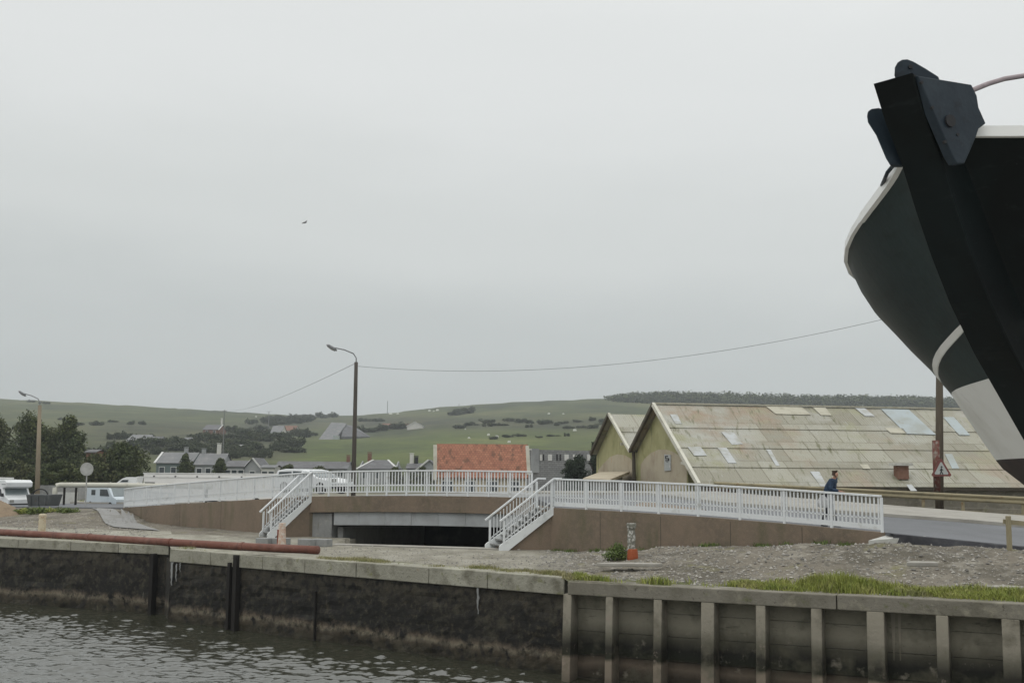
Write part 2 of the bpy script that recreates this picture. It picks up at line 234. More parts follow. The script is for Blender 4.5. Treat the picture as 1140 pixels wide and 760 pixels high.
# ------------------------------------------------------------------ mesh builder
class MB:
    def __init__(s): s.v = []; s.f = []; s.m = []; s.uv = {}
    def face(s, pts, mi=0, uv=None):
        i = len(s.v); s.v += [Vector(p) for p in pts]; s.f.append(tuple(range(i, i+len(pts)))); s.m.append(mi)
        if uv: s.uv[len(s.f)-1] = uv
    def hexa(s, b, t, mi=0):
        i = len(s.v); s.v += [Vector(p) for p in b]+[Vector(p) for p in t]; n = len(b)
        s.f.append(tuple(i+k for k in reversed(range(n)))); s.f.append(tuple(i+n+k for k in range(n))); s.m += [mi, mi]
        for k in range(n):
            q = (k+1) % n; s.f.append((i+k, i+q, i+n+q, i+n+k)); s.m.append(mi)
        return s
    def box(s, c, sz, rz=0, mi=0):
        c = Vector(c); x, y, z = sz[0]/2, sz[1]/2, sz[2]/2; ca, sa = math.cos(rz), math.sin(rz)
        P = lambda a, b, d: c+Vector((a*ca-b*sa, a*sa+b*ca, d))
        return s.hexa([P(-x, -y, -z), P(x, -y, -z), P(x, y, -z), P(-x, y, -z)], [P(-x, -y, z), P(x, -y, z), P(x, y, z), P(-x, y, z)], mi)
    def bar(s, a, b, w, h, side=None, mi=0):
        """square bar from a to b; w across (horizontal), h the other way"""
        a, b = Vector(a), Vector(b); d = (b-a).normalized(); u = Vector((0, 0, 1))
        sd_ = d.cross(u) if side is None else Vector(side)
        if sd_.length < 1e-4: sd_ = Vector((1, 0, 0))
        sd_.normalize(); n = sd_.cross(d).normalized(); x = sd_*w/2; y = n*h/2
        return s.hexa([a-x-y, a+x-y, a+x+y, a-x+y], [b-x-y, b+x-y, b+x+y, b-x+y], mi)
    def prism(s, poly, off, mi=0):
        off = Vector(off); return s.hexa(poly, [Vector(p)+off for p in poly], mi)
    def tube(s, path, r, n=10, mi=0, cap=True):
        path = [Vector(p) for p in path]; rs = r if isinstance(r, (list, tuple)) else [r]*len(path); i0 = len(s.v)
        ref = Vector((0, 0, 1))
        for k, p in enumerate(path):
            d = (path[min(k+1, len(path)-1)]-path[max(k-1, 0)]).normalized()
            if abs(d.dot(ref)) > .95: a = d.cross(Vector((1, 0, 0))).normalized()
            else: a = d.cross(ref).normalized()
            b = d.cross(a).normalized()
            for j in range(n):
                th = 2*math.pi*j/n; s.v.append(p+(a*math.cos(th)+b*math.sin(th))*rs[k])
        for k in range(len(path)-1):
            for j in range(n):
                q = (j+1) % n; s.f.append((i0+k*n+j, i0+k*n+q, i0+(k+1)*n+q, i0+(k+1)*n+j)); s.m.append(mi)
        if cap:
            s.f.append(tuple(i0+j for j in reversed(range(n)))); s.f.append(tuple(i0+(len(path)-1)*n+j for j in range(n))); s.m += [mi, mi]
        return s
    def grid(s, rows, mi=0, uvf=None):
        i0 = len(s.v); n = len(rows[0])
        for r in rows: s.v += [Vector(p) for p in r]
        for a in range(len(rows)-1):
            for b in range(n-1):
                s.f.append((i0+a*n+b, i0+a*n+b+1, i0+(a+1)*n+b+1, i0+(a+1)*n+b)); s.m.append(mi(a, b) if callable(mi) else mi)
                if uvf: s.uv[len(s.f)-1] = [uvf(a, b), uvf(a, b+1), uvf(a+1, b+1), uvf(a+1, b)]
        return s
    def build(s, name, mats, parent=None, smooth=False, origin=None, bevel=0):
        me = bpy.data.meshes.new(name); o0 = Vector(origin) if origin is not None else (parent_loc(parent) if parent else Vector((0, 0, 0)))
        me.from_pydata([tuple(p-o0) for p in s.v], [], s.f); mats = mats if isinstance(mats, (list, tuple)) else [mats]
        for m_ in mats: me.materials.append(m_)
        me.polygons.foreach_set('material_index', s.m)
        if s.uv:
            ul = me.uv_layers.new(name='UVMap')
            for fi, uvs in s.uv.items():
                for li, uv in zip(me.polygons[fi].loop_indices, uvs): ul.data[li].uv = uv
        if smooth: me.polygons.foreach_set('use_smooth', [True]*len(s.f))
        me.update(); o = bpy.data.objects.new(name, me); C.objects.link(o)
        if parent: o.parent = parent
        elif origin is not None: o.location = o0
        if bevel:
            bm_ = o.modifiers.new('bevel', 'BEVEL'); bm_.width = bevel; bm_.segments = 2; bm_.limit_method = 'ANGLE'
        return o
def parent_loc(p):
    l = Vector((0, 0, 0))
    while p: l += Vector(p.location); p = p.parent
    return l
def tag(o, label=None, cat=None, group=None, kind=None):
    if label: o['label'] = label
    if cat: o['category'] = cat
    if group: o['group'] = group
    if kind: o['kind'] = kind
    return o
def thing(name, label, cat, loc=(0, 0, 0), group=None, rz=0):
    o = bpy.data.objects.new(name, None); C.objects.link(o); o.location = loc; o.rotation_euler.z = rz; o.empty_display_size = .3
    return tag(o, label, cat, group)
def copy_tree(o, parent=None):
    c = o.copy(); C.objects.link(c)
    if parent: c.parent = parent
    for ch in [x for x in bpy.data.objects if x.parent == o]: copy_tree(ch, c)
    return c

# ------------------------------------------------------------------ key lines in plan (z = 0 is the quay top)
WATER = -2.6
Q0 = Z(0, 599.5); Q1 = Z(189, 607.5); Q2 = Z(190.5, 611); Q3 = Z(630, 643.5); Q4 = Z(632, 647); Q5 = Z(1140, 673)
def ext(a, b, s): return b+(b-a).normalized()*s
Qm = ext(Q1, Q0, 70); Q6 = ext(Q4, Q5, 26)
FRONT = [Qm, Q0, Q1, Q2, Q3, Q4, Q5, Q6]
# edge of the road / bridge (parapet line): x, y, z of the deck
E_L = D(132, 565, 66); E_C2 = D(345, 552.5, 51.0); E_M2 = D(592, 554, 47.2); E_C = D(614, 565, 43.2); E_R = D(981, 592.5, 34.2)
E_1 = Z(1140, 608.5, .82)
dirR = (E_1-E_R).normalized()
RD = [Vector((-62, 96, .2)), Vector((-40, 80, .3)), E_L, E_C2, E_M2, E_C, E_R, E_1, E_1+Vector((6, -8.5, -.1)), E_1+Vector((14, -20, -.2))]
RW, PW = 9.8, 16.3
rdn = np.array([[p.x, p.y, p.z] for p in RD])
def roadpos(x, y):
    """arc index s, signed offset t (positive = far side), deck z; numpy arrays"""
    best = np.full(x.shape, 1e9); S = np.zeros(x.shape); T = np.zeros(x.shape); ZR = np.zeros(x.shape)
    for k in range(len(rdn)-1):
        a = rdn[k]; b = rdn[k+1]; dx, dy = b[0]-a[0], b[1]-a[1]; l2 = dx*dx+dy*dy
        u = ((x-a[0])*dx+(y-a[1])*dy)/l2; uc = np.clip(u, 0, 1); qx = a[0]+uc*dx; qy = a[1]+uc*dy; d = np.hypot(x-qx, y-qy)
        sg = np.where((dx*(y-a[1])-dy*(x-a[0])) > 0, 1, -1); mk = d < best
        best = np.where(mk, d, best); S = np.where(mk, k+uc, S); T = np.where(mk, sg*d, T); ZR = np.where(mk, a[2]+uc*(b[2]-a[2]), ZR)
    return S, T, ZR
fr = np.array([[p.x, p.y] for p in FRONT])
def front_y(k):
    best = None
    for i in range(len(fr)-1):
        a, b = fr[i], fr[i+1]; ka, kb = a[0]/a[1], b[0]/b[1]
        if min(ka, kb)-1e-9 <= k <= max(ka, kb)+1e-9 and abs(kb-ka) > 1e-6:
            den = (b[0]-a[0])-k*(b[1]-a[1]); u = (k*a[1]-a[0])/den; y = a[1]+u*(b[1]-a[1])
            if 0 <= u <= 1: best = y if best is None else min(best, y)
    return best
def sst(a, b, v): t = np.clip((v-a)/(b-a), 0, 1); return t*t*(3-2*t)
SKYL = [(-500, 432), (-200, 438), (0, 443.5), (100, 448.5), (200, 454.5), (300, 460.5), (345, 463.5), (400, 462), (440, 459), (475, 454.5), (490, 453), (570, 447.5), (670, 443.5), (750, 447), (900, 451), (1040, 453), (1300, 457), (1700, 460)]
sk_k = []; sk_e = []
for px_, py_ in SKYL:
    v = ray(px_, py_); sk_k.append(v.x/v.y); sk_e.append(v.z/v.y)
YS, Y0H = 1050.0, 185.0
def vnoise(x, y, s):
    return (np.sin(x*s*1.3+y*s*.7+1.1)+np.sin(x*s*.6-y*s*1.1+2.3)+np.sin(x*s*2.1+y*s*1.9)*.5)/2.5
CHAN = (Z(368, 606.5), Z(545, 611.5))
def H(x, y):
    x = np.asarray(x, float); y = np.asarray(y, float); k = x/y
    S, T, ZR = roadpos(x, y)
    base = .02*vnoise(x, y, .8)+.012*vnoise(x, y, 3.1)
    # rising stony ground in front of the right ramp
    yf = np.interp(k, FK, FY); dq = y-yf
    m_ = np.interp(S, [5.0, 5.1, 5.4, 5.45, 5.6, 5.78, 6, 7, 8], [0, 0, .25, .42, .55, .68, .86, .80, .7])
    q = dq/(dq-T*1.0+1e-6); q = np.where(T > 0, 1, q)
    z = base + m_*sst(.22, .92, q)*(1+.10*vnoise(x, y, 1.7))+np.where((k > .06) & (y < 60), (.045*vnoise(x, y, 2.3)+.03*vnoise(x, y, 5.7))*sst(.8, 2.5, dq), 0)
    # left: slight rise towards the curved end of the ramp and the parking
    z += .35*sst(60, 75, y)*sst(-10, -20, x)*(1-sst(110, 150, y))
    z = np.where((T <= 0) & (S < 2.3), np.maximum(z, (ZR-.06)*(1-sst(0, 8, -T))*(1-sst(2.0, 2.25, S))), z)
    on = (T > 0)
    right = (S > 5.98)
    zt = np.where(on & right, np.where(T < PW+2, ZR-.10, ZR-.10-(ZR-.5)*sst(PW+2, PW+10, T)), z)
    # under and behind the bridge / ramps
    zt = np.where(on & ~right, np.where(T < RW+6.5, -.1, -.05+.25*sst(60, 90, y)), zt)
    # channel beneath the span
    inch = (S > 2.95) & (S < 4.93) & (T > -.2) & (T < 14)
    a, b = CHAN
    side = (b.x-a.x)*(y-a.y)-(b.y-a.y)*(x-a.x)
    inch2 = (side > .35) & (x > a.x+.2) & (x < b.x+1.2) & (T < 13)
    zt = np.where(inch2, -2.3, zt)
    # hill
    es = np.interp(k, sk_k, sk_e); zs = EYE+es*YS
    t = np.clip((y-Y0H)/(YS-Y0H), 0, 1)
    up_ = zs*(t**1.22)*(1+.0*k)
    und = 3.0*vnoise(x, y, .011)*t*(1-t)*2 + 1.2*vnoise(x, y, .035)*t*(1-t)*2
    hz = np.where(y > YS, zs-.10*(y-YS), up_+und)
    zt = zt+np.where(y > Y0H, hz, 0)
    return zt
KS = sorted(set(list(np.linspace(-.95, 1.0, 430))+[Q1.x/Q1.y-1e-4, Q1.x/Q1.y, Q2.x/Q2.y+1e-4, Q4.x/Q4.y, CHAN[0].x/CHAN[0].y, CHAN[1].x/CHAN[1].y]))
kmin, kmax = FRONT[0].x/FRONT[0].y, FRONT[-1].x/FRONT[-1].y
KS = [k for k in KS if kmin+1e-4 < k < kmax-1e-4]
FK = np.array(KS); FY = np.array([front_y(k) for k in KS])
def h1(x, y): return float(H(np.array([x]), np.array([y]))[0])
def hit(px, py, y0=100, y1=1049):
    v = ray(px, py); ys = np.linspace(y0, y1, 1400); x = v.x/v.y*ys; z = EYE+v.z/v.y*ys; h = H(x, ys); i = np.argmax(h >= z)
    if h[i] < z[i]: i = len(ys)-1
    return Vector((x[i], ys[i], h[i]))

# ------------------------------------------------------------------ ground: one sheet from the quay edge to behind the skyline
def ground():
    rows = []; r = 1.0; fr_ = [0.0]
    g = np.concatenate([np.linspace(0, .9, 110), .9+np.cumsum(.9*.006*1.026**np.arange(1, 235))])
    g = g[g < 90]
    K, G = np.meshgrid(FK, g); YF = np.tile(FY, (len(g), 1)); Y = YF*(1+G)
    Y = np.minimum(Y, 1300.0)+G*1e-3; X = K*Y; ZZ = H(X, Y)
    nr, nc = X.shape
    me = bpy.data.meshes.new('ground'); co = np.stack([X, Y, ZZ], -1).reshape(-1, 3)
    idx = np.arange(nr*nc).reshape(nr, nc); fc = np.stack([idx[:-1, :-1], idx[:-1, 1:], idx[1:, 1:], idx[1:, :-1]], -1).reshape(-1, 4)
    me.vertices.add(len(co)); me.vertices.foreach_set('co', co.ravel()); me.loops.add(fc.size); me.loops.foreach_set('vertex_index', fc.ravel())
    me.polygons.add(len(fc)); me.polygons.foreach_set('loop_start', np.arange(0, fc.size, 4)); me.polygons.foreach_set('loop_total', np.full(len(fc), 4)); me.polygons.foreach_set('use_smooth', np.ones(len(fc), bool))
    me.update(calc_edges=True)
    # what covers the ground where (fields, turf, concrete apron, stony ground)
    x, y = X.ravel(), Y.ravel(); k = x/y; z = ZZ.ravel()
    S, T, ZR = roadpos(x, y); yf = np.tile(FY, (len(g), 1)).ravel(); dq = y-yf
    hill = sst(120, 170, y)
    n1 = vnoise(x, y, 1.1); n2 = vnoise(x, y, .35)
    turf = sst(1.9, .6, dq+.5*n1+.4*n2)*sst(.06, .13, k)*(1-hill)
    turf = np.maximum(turf, .75*sst(2.2, .8, dq+.6*n1)*sst(-.17, -.14, k)*sst(.08, .04, k))
    conc = sst(-.20, -.235, k)*sst(11+n1, 9.5+n1, dq)*(1-hill)
    conc = np.maximum(conc, .7*sst(.07, .02, k)*sst(-.26, -.2, k)*sst(.9, 1.6, dq+.3*n1)*(1-hill))
    e_ = (z-EYE)/y; 
    def reg(k0, k1, e0, e1, s=.01, se=.004): return sst(k0-s, k0+s, k)*sst(k1+s, k1-s, k)*sst(e0-se, e0+se, e_)*sst(e1+se, e1-se, e_)
    E = lambda py: (526-py)/F
    Kp = lambda px: (px-570)/F
    lush = reg(Kp(325), Kp(600), E(519), E(489), .02)*hill + .6*reg(Kp(470), Kp(700), E(505), E(478), .02)*hill
    scrub = reg(Kp(100), Kp(330), E(512), E(474), .03)*hill*.9+reg(Kp(420), Kp(720), E(478), E(466), .03, .003)*hill*.8+reg(Kp(300), Kp(470), E(478), E(466), .03, .003)*hill*.7
    for nm, arr in (('turf', turf), ('apron', conc), ('hill', hill), ('lush', lush), ('scrub', scrub)):
        a = me.attributes.new(nm, 'FLOAT', 'POINT'); a.data.foreach_set('value', np.clip(arr, 0, 1).astype(np.float32))
    m = mat('ground_cover', (.172, .152, .120), .95, [((.108, .096, .074), .45, .45, .60), ((.25, .23, .19), 1.3, .52, .68), ((.09, .085, .07), 5, .54, .68), ((.16, .15, .07), .8, .58, .72), ((.42, .40, .36), 9, .60, .68)], bump=(4, .9, .10), bumps=[(30, .6, .02)], world=True)
    t = m.node_tree; L = t.links.new; p = [n for n in t.nodes if n.type == 'BSDF_PRINCIPLED'][0]; cur = p.inputs['Base Color'].links[0].from_socket
    geo = N(t, 'ShaderNodeNewGeometry').outputs['Position']
    def nzc(c1, c2, c3, sc1, sc2):
        mp1 = N(t, 'ShaderNodeMapping'); mp1.inputs['Scale'].default_value = (1, .55, 1); L(geo, mp1.inputs[0])
        n = N(t, 'ShaderNodeTexNoise'); n.inputs['Scale'].default_value = sc1; n.inputs['Detail'].default_value = 8; n.inputs['Roughness'].default_value = .65; L(mp1.outputs[0], n.inputs[0])
        r = N(t, 'ShaderNodeValToRGB'); L(n.outputs[0], r.inputs[0]); ee = r.color_ramp.elements; ee[0].position = .36; ee[0].color = (*c1, 1); ee[1].position = .66; ee[1].color = (*c3, 1); ee.new(.5).color = (*c2, 1)
        n2_ = N(t, 'ShaderNodeTexNoise'); n2_.inputs['Scale'].default_value = sc2; n2_.inputs['Detail'].default_value = 6; n2_.inputs['Roughness'].default_value = .7; L(geo, n2_.inputs[0])
        mr = N(t, 'ShaderNodeMapRange'); mr.inputs[1].default_value = .3; mr.inputs[2].default_value = .7; mr.inputs[3].default_value = .7; mr.inputs[4].default_value = 1.3; L(n2_.outputs[0], mr.inputs[0])
        v = N(t, 'ShaderNodeVectorMath', operation='SCALE'); L(r.outputs[0], v.inputs[0]); L(mr.outputs[0], v.inputs['Scale']); return v.outputs[0]
    def over(cur, attr, colsock, gain=1.0):
        a = N(t, 'ShaderNodeAttribute'); a.attribute_name = attr
        mx = N(t, 'ShaderNodeMix', data_type='RGBA'); L(a.outputs['Fac'], mx.inputs[0]); L(cur, mx.inputs[6]); L(colsock, mx.inputs[7]); return mx.outputs[2]
    cur = over(cur, 'apron', nzc((.20, .187, .15), (.285, .27, .22), (.37, .355, .30), .9, 6))
    cur = over(cur, 'turf', nzc((.085, .08, .04), (.085, .095, .03), (.14, .14, .055), 1.5, 12))
    cur = over(cur, 'hill', nzc((.036, .045, .020), (.066, .078, .030), (.108, .110, .048), .014, .09))
    cur = over(cur, 'lush', nzc((.056, .074, .021), (.082, .103, .026), (.118, .130, .042), .02, .12))
    cur = over(cur, 'scrub', nzc((.028, .033, .018), (.050, .054, .028), (.090, .088, .046), .035, .15))
    L(cur, p.inputs['Base Color'])
    me.materials.append(m); o = bpy.data.objects.new('ground', me); C.objects.link(o); tag(o, kind='structure')
ground()

# water
def water():
    xs = np.concatenate([np.linspace(-160, -34, 12), np.arange(-33, 8, .065), np.linspace(9, 60, 8)]); ys = np.concatenate([np.linspace(-30, 20, 8), np.arange(21, 50.5, .06), np.linspace(52, 140, 8)])
    X, Y = np.meshgrid(xs, ys); Zw = np.zeros(X.shape); rnd = np.random.RandomState(3)
    for i in range(110):
        wl = .19*(.85/.19)**rnd.uniform()**1.1; a = rnd.normal(1.4, .55); kx, ky = math.cos(a)*6.283/wl, math.sin(a)*6.283/wl; Zw += .0034*WAVE*wl**.9*np.sin(X*kx+Y*ky+rnd.uniform(0, 6.28))
    patch = .95+.40*vnoise(X, Y, .35)+.25*vnoise(X, Y, .9)
    fx = np.clip((X+33)/2, 0, 1)*np.clip((8-X)/2, 0, 1)*np.clip((Y-21)/2, 0, 1)*np.clip((50.5-Y)/1, 0, 1)
    Zw = WATER+Zw*fx*patch
    me = bpy.data.meshes.new('water'); nr, nc = X.shape; co = np.stack([X, Y, Zw], -1).reshape(-1, 3); idx = np.arange(nr*nc).reshape(nr, nc); fc = np.stack([idx[:-1, :-1], idx[:-1, 1:], idx[1:, 1:], idx[1:, :-1]], -1).reshape(-1, 4)
    me.vertices.add(len(co)); me.vertices.foreach_set('co', co.ravel()); me.loops.add(fc.size); me.loops.foreach_set('vertex_index', fc.ravel())
    me.polygons.add(len(fc)); me.polygons.foreach_set('loop_start', np.arange(0, fc.size, 4)); me.polygons.foreach_set('loop_total', np.full(len(fc), 4)); me.polygons.foreach_set('use_smooth', np.ones(len(fc), bool)); me.update(calc_edges=True)
    me.materials.append(M['water']); o = bpy.data.objects.new('water', me); C.objects.link(o); tag(o, kind='structure')
WAVE = 1.45
water()
bb = MB(); bb.face([(-170, -40, WATER-1.5), (70, -40, WATER-1.5), (70, 150, WATER-1.5), (-170, 150, WATER-1.5)]); tag(bb.build('harbour_bed', M['sand']), kind='structure')
# near quay on which the camera and the boat stand
nq = MB(); nq.hexa([(-40, -20, -4), (60, -20, -4), (60, 12.5, -4), (-40, 12.5, -4)], [(-40, -20, 0), (60, -20, 0), (60, 12.5, 0), (-40, 12.5, 0)])
tag(nq.build('near_quay', M['pave']), kind='structure')

# ------------------------------------------------------------------ quay walls
def strip(mb, a, b, z0, z1, off0=0, off1=0, n=1, mi=0):
    """wall face slab from a to b (plan), front offset towards the water"""
    d = (b-a); d.z = 0; nn = Vector((d.y, -d.x, 0)).normalized()
    if nn.y > 0: nn = -nn
    A, B = Vector((a.x, a.y, 0)), Vector((b.x, b.y, 0)); bk = -nn*.6
    mb.hexa([A+nn*off0+Vector((0, 0, z0)), B+nn*off0+Vector((0, 0, z0)), B+bk+Vector((0, 0, z0)), A+bk+Vector((0, 0, z0))],
            [A+nn*off1+Vector((0, 0, z1)), B+nn*off1+Vector((0, 0, z1)), B+bk+Vector((0, 0, z1)), A+bk+Vector((0, 0, z1))], mi)
def wall_grid(a, b, z0, z1, off, cell=.22, amp=.035, seed=0):
    """rough-faced masonry: a gridded face whose stones stand in and out"""
    rnd = np.random.RandomState(seed); d = b-a; d.z = 0; Lw = d.length; n = d.normalized(); nn = Vector((n.y, -n.x, 0))
    if nn.y > 0: nn = -nn
    cols = int(Lw/cell); rws = int((z1-z0)/(cell*.6)); mb = MB(); rows = []
    cell_off = rnd.normal(0, 1, (rws//2+2, cols//3+2))
    for j in range(rws+1):
        r = []
        for i in range(cols+1):
            p = a+n*(Lw*i/cols); o = off-.04+amp*.5*cell_off[j//2, (i+(j//2 % 2))//3]+rnd.normal(0, amp*.22)
            r.append(Vector((p.x, p.y, 0))+nn*o+Vector((0, 0, z0+(z1-z0)*j/rws)))
        rows.append(r)
    mb.grid(rows); return mb
W1 = thing('masonry_quay_wall', 'dark old stone quay wall with pale coping along the left half of the harbour', 'quay wall', tuple(Q2))
n1v = (Q3-Q2); n1v = Vector((n1v.y, -n1v.x, 0)).normalized()
wall_grid(Q2, Q3, -3.2, -.44, 0, seed=1).build('stone_face', M['oldwall'], W1)
# return of the step and coping stones
sb = MB(); dd = (Q3-Q2).normalized(); 
sb.hexa([Vector((Q1.x-.1, Q1.y, -3.2)), Vector((Q2.x, Q2.y, -3.2)), Vector((Q2.x+.5, Q2.y+.3, -3.2)), Vector((Q1.x+.8, Q1.y+.5, -3.2))],
        [Vector((Q1.x-.1, Q1.y, -.44)), Vector((Q2.x, Q2.y, -.44)), Vector((Q2.x+.5, Q2.y+.3, -.44)), Vector((Q1.x+.8, Q1.y+.5, -.44))])
sb.build('corner_return', M['oldwall'], W1)
def coping(a, b, h, parent, m, ln=1.9, seed=0, over=.06, name='coping_stone', depth=.75):
    rnd = random.Random(seed); d = b-a; L_ = d.length; n = d.normalized(); nn = Vector((n.y, -n.x, 0)).normalized()
    if nn.y > 0: nn = -nn
    s = 0
    while s < L_-.02:
        e2 = min(L_, s+ln*rnd.uniform(.8, 1.25))
        if L_-e2 < .5: e2 = L_
        p, q = a+n*(s+.012), a+n*(e2-.012); o = over+rnd.uniform(-.015, .015); zt = rnd.uniform(.005, .04); mb = MB()
        f = lambda P, off, z: Vector((P.x, P.y, 0))+nn*off+Vector((0, 0, z))
        mb.hexa([f(p, o, -h), f(q, o, -h), f(q, -depth, -h), f(p, -depth, -h)], [f(p, o, zt), f(q, o, zt), f(q, -depth, zt), f(p, -depth, zt)])
        mb.build(name, m, parent, bevel=.025); s = e2
coping(Q2, Q3, .45, W1, M['coping'], 2.6, 3)
# vertical groove with two timber fenders, and a further rubbing post
def onwall(a, b, px):
    k0, k1 = 0, 1
    for _ in range(40):
        t = (k0+k1)/2; p = a.lerp(b, t); v = ray(px, 600)
        if p.x/p.y < v.x/v.y: k0 = t
        else: k1 = t
    return a.lerp(b, (k0+k1)/2)
def nrm(a, b):
    n = (b-a); n = Vector((n.y, -n.x, 0)).normalized(); return n if n.y < 0 else -n
nA = nrm(Q2, Q3)
for px, wd, z1, dep in ((259.5, .13, -.3, .10), (267, .19, -.02, .13), (354, .05, -1.0, .02)):
    p = onwall(Q2, Q3, px); mb = MB(); q = p+nA*(dep/2+.03); q.z = 0
    mb.box((q.x, q.y, (z1-3.2)/2), (wd, dep+.06, z1+3.2), math.atan2((Q3-Q2).y, (Q3-Q2).x)); mb.build('fender_or_shade_strip', M['timber'], W1)
for j, (px, z1, z2, wd) in enumerate(((194, -.46, -1.3, .14), (199, -.5, -1.15, .08), (203, -.46, -.8, .05), (257, -.7, -1.7, .06), (534, -.46, -1.2, .09))):
    p = onwall(Q2, Q3, px)+nA*.06; u = (Q3-Q2).normalized()*wd/2; mb = MB(); rn = random.Random(j); A_ = []; B_ = []
    for i in range(9):
        z = lerp(z1, z2, i/8); wq = (1-.8*(i/8)**1.5)*rn.uniform(.5, 1.2); sh = u.normalized()*rn.uniform(-.02, .02); A_.append(Vector((p.x, p.y, z))-u*wq+sh); B_.append(Vector((p.x, p.y, z))+u*wq+sh)
    mb.grid([A_, B_]); mb.grid([[q-nA*.02 for q in B_], [q-nA*.02 for q in A_]]); mb.build('lime_streak', M['conc'], W1)
W0 = thing('masonry_quay_wall', 'dark stone quay wall at the far left set back behind the corner step', 'quay wall', tuple(Q0))
wall_grid(Qm, Q1, -3.2, -.33, 0, cell=.3, seed=2).build('stone_face', M['oldwall'], W0)
coping(Qm, Q1, .34, W0, M['coping'], 2.4, 5)
for px in (175,):
    p = onwall(Q0, Q1, px); q = p+nrm(Q0, Q1)*.14; mb = MB(); mb.box((q.x, q.y, -1.7), (.16, .26, 2.8), math.atan2((Q1-Q0).y, (Q1-Q0).x)); mb.build('fender_or_shade_strip', M['timber'], W0)  # dark strip standing in for the shaded recess beside the corner step

W2 = thing('concrete_quay_wall', 'concrete post and panel quay wall on the right with a heavy capping beam', 'quay wall', tuple(Q4))
nB = nrm(Q4, Q6); aB = math.atan2((Q6-Q4).y, (Q6-Q4).x)
mb = MB()
# boarded panels: courses with slight offsets
zs_ = [-3.2, -2.55, -1.95, -1.33, -.74, -.31]
for i in range(5):
    off = [-.42, -.435, -.415, -.43, -.42][i]
    strip(mb, Q4, Q6, zs_[i]+.012, zs_[i+1], off, off)
mb.build('wall_panel', M['panel'], W2)
ps = [632, 678.5, 732, 787, 845.5, 907, 972, 1045.5, 1121]
pts = [onwall(Q4, Q6, px) for px in ps]
step = (pts[-1]-pts[-2])
for j in range(1, 14): pts.append(pts[8]+step*j)
for j, p in enumerate(pts):
    if (p-Q4).length > (Q6-Q4).length-.3: break
    wpx = [.24, .20, .22, .34, .24, .26, .40, .27, .38][j] if j < 9 else .3
    q = p+nB*(-.10); mb = MB()
    A = Vector((q.x, q.y, 0)); u = (Q6-Q4).normalized()*wpx/2; f = nB*.13; g_ = -nB*.35; bt = nB*.16
    mb.hexa([A-u+f+bt+Vector((0, 0, -3.2)), A+u+f+bt+Vector((0, 0, -3.2)), A+u+g_+Vector((0, 0, -3.2)), A-u+g_+Vector((0, 0, -3.2))],
            [A-u+f+Vector((0, 0, -.33)), A+u+f+Vector((0, 0, -.33)), A+u+g_+Vector((0, 0, -.33)), A-u+g_+Vector((0, 0, -.33))])
    mb.build('wall_post', M['post'], W2, bevel=.02)
coping(Q4, Q6, .34, W2, M['capbeam'], 7.0, 9, .05, 'capping_beam', .7)
for px, wd in ((989, .10), (996, .07)):
    p = onwall(Q4, Q6, px)-nB*.405; u = (Q6-Q4).normalized()*wd/2; mb = MB(); pp = Vector((p.x, p.y, 0))
    mb.hexa([pp-u*.5-Vector((0, 0, 1.5)), pp+u*.3-Vector((0, 0, 1.5)), pp+u*.3+nB*-.02-Vector((0, 0, 1.5)), pp-u*.5+nB*-.02-Vector((0, 0, 1.5))],
            [pp-u-Vector((0, 0, .36)), pp+u-Vector((0, 0, .36)), pp+u+nB*-.02-Vector((0, 0, .36)), pp-u+nB*-.02-Vector((0, 0, .36))]); mb.build('lime_streak', M['post'], W2)

# ------------------------------------------------------------------ road, pavement
def offline(P, t):
    o = []
    for i, p in enumerate(P):
        a = P[max(i-1, 0)]; b = P[min(i+1, len(P)-1)]; d = (b-a); n = Vector((-d.y, d.x, 0)).normalized()
        if n.y < 0: n = -n
        o.append(Vector((p.x, p.y, p.z))+n*t)
    return o
def band(name, P, t0, t1, dz, m, kind='structure', skirt=.0):
    A, B = offline(P, t0), offline(P, t1); mb = MB(); up_ = Vector((0, 0, dz)); dn = Vector((0, 0, dz-skirt))
    rows = [[a+up_ for a in A], [b+up_ for b in B]]
    if skirt: rows = [[a+dn for a in A]]+rows+[[b+dn for b in B]]
    mb.grid(rows); o = mb.build(name, m)
    if kind: tag(o, kind=kind)
    return o
def dense(P, n=6):
    o = []
    for a, b in zip(P, P[1:]):
        for i in range(n): o.append(a.lerp(b, i/n))
    return o+[P[-1]]
band('road', RD, .25, RW, 0, M['asphalt'], skirt=.5)
band('pavement', RD, RW+.02, PW+1, .12, M['pave'], skirt=.5)
RDr = [E_R+dirR*.3]+RD[7:]
tb = MB(); ed = dense(RDr, 10); rr = random.Random(3); A = offline(ed, .3); B = offline(ed, -.25)
tb.grid([[a+Vector((0, 0, .006)) for a in A], [b+Vector((0, 0, .0+rr.uniform(-.01, .01)))+Vector((rr.uniform(-.12, .12), rr.uniform(-.12, .12), 0)) for b in B], [b+Vector((0, 0, -.25))+Vector((-.1, -.1, 0)) for b in B]])
tag(tb.build('road_edge', M['tar']), kind='structure')
# pale slab at the foot of the ramp
sp_ = [hit(px_, py_, 29, 45)+Vector((0, 0, .10)) for px_, py_ in ((967, 606), (1031, 601), (1003, 597.5), (986, 596.5))]; sp_[2].z = sp_[3].z = 1.08; sp_[0].z = max(sp_[0].z, .98)
mb = MB(); mb.prism([p-Vector((0, 0, .12)) for p in sp_], (0, 0, .14)); tag(mb.build('concrete_slab', M['slab']), 'pale concrete slab lying at the foot of the ramp railing', 'concrete slab')
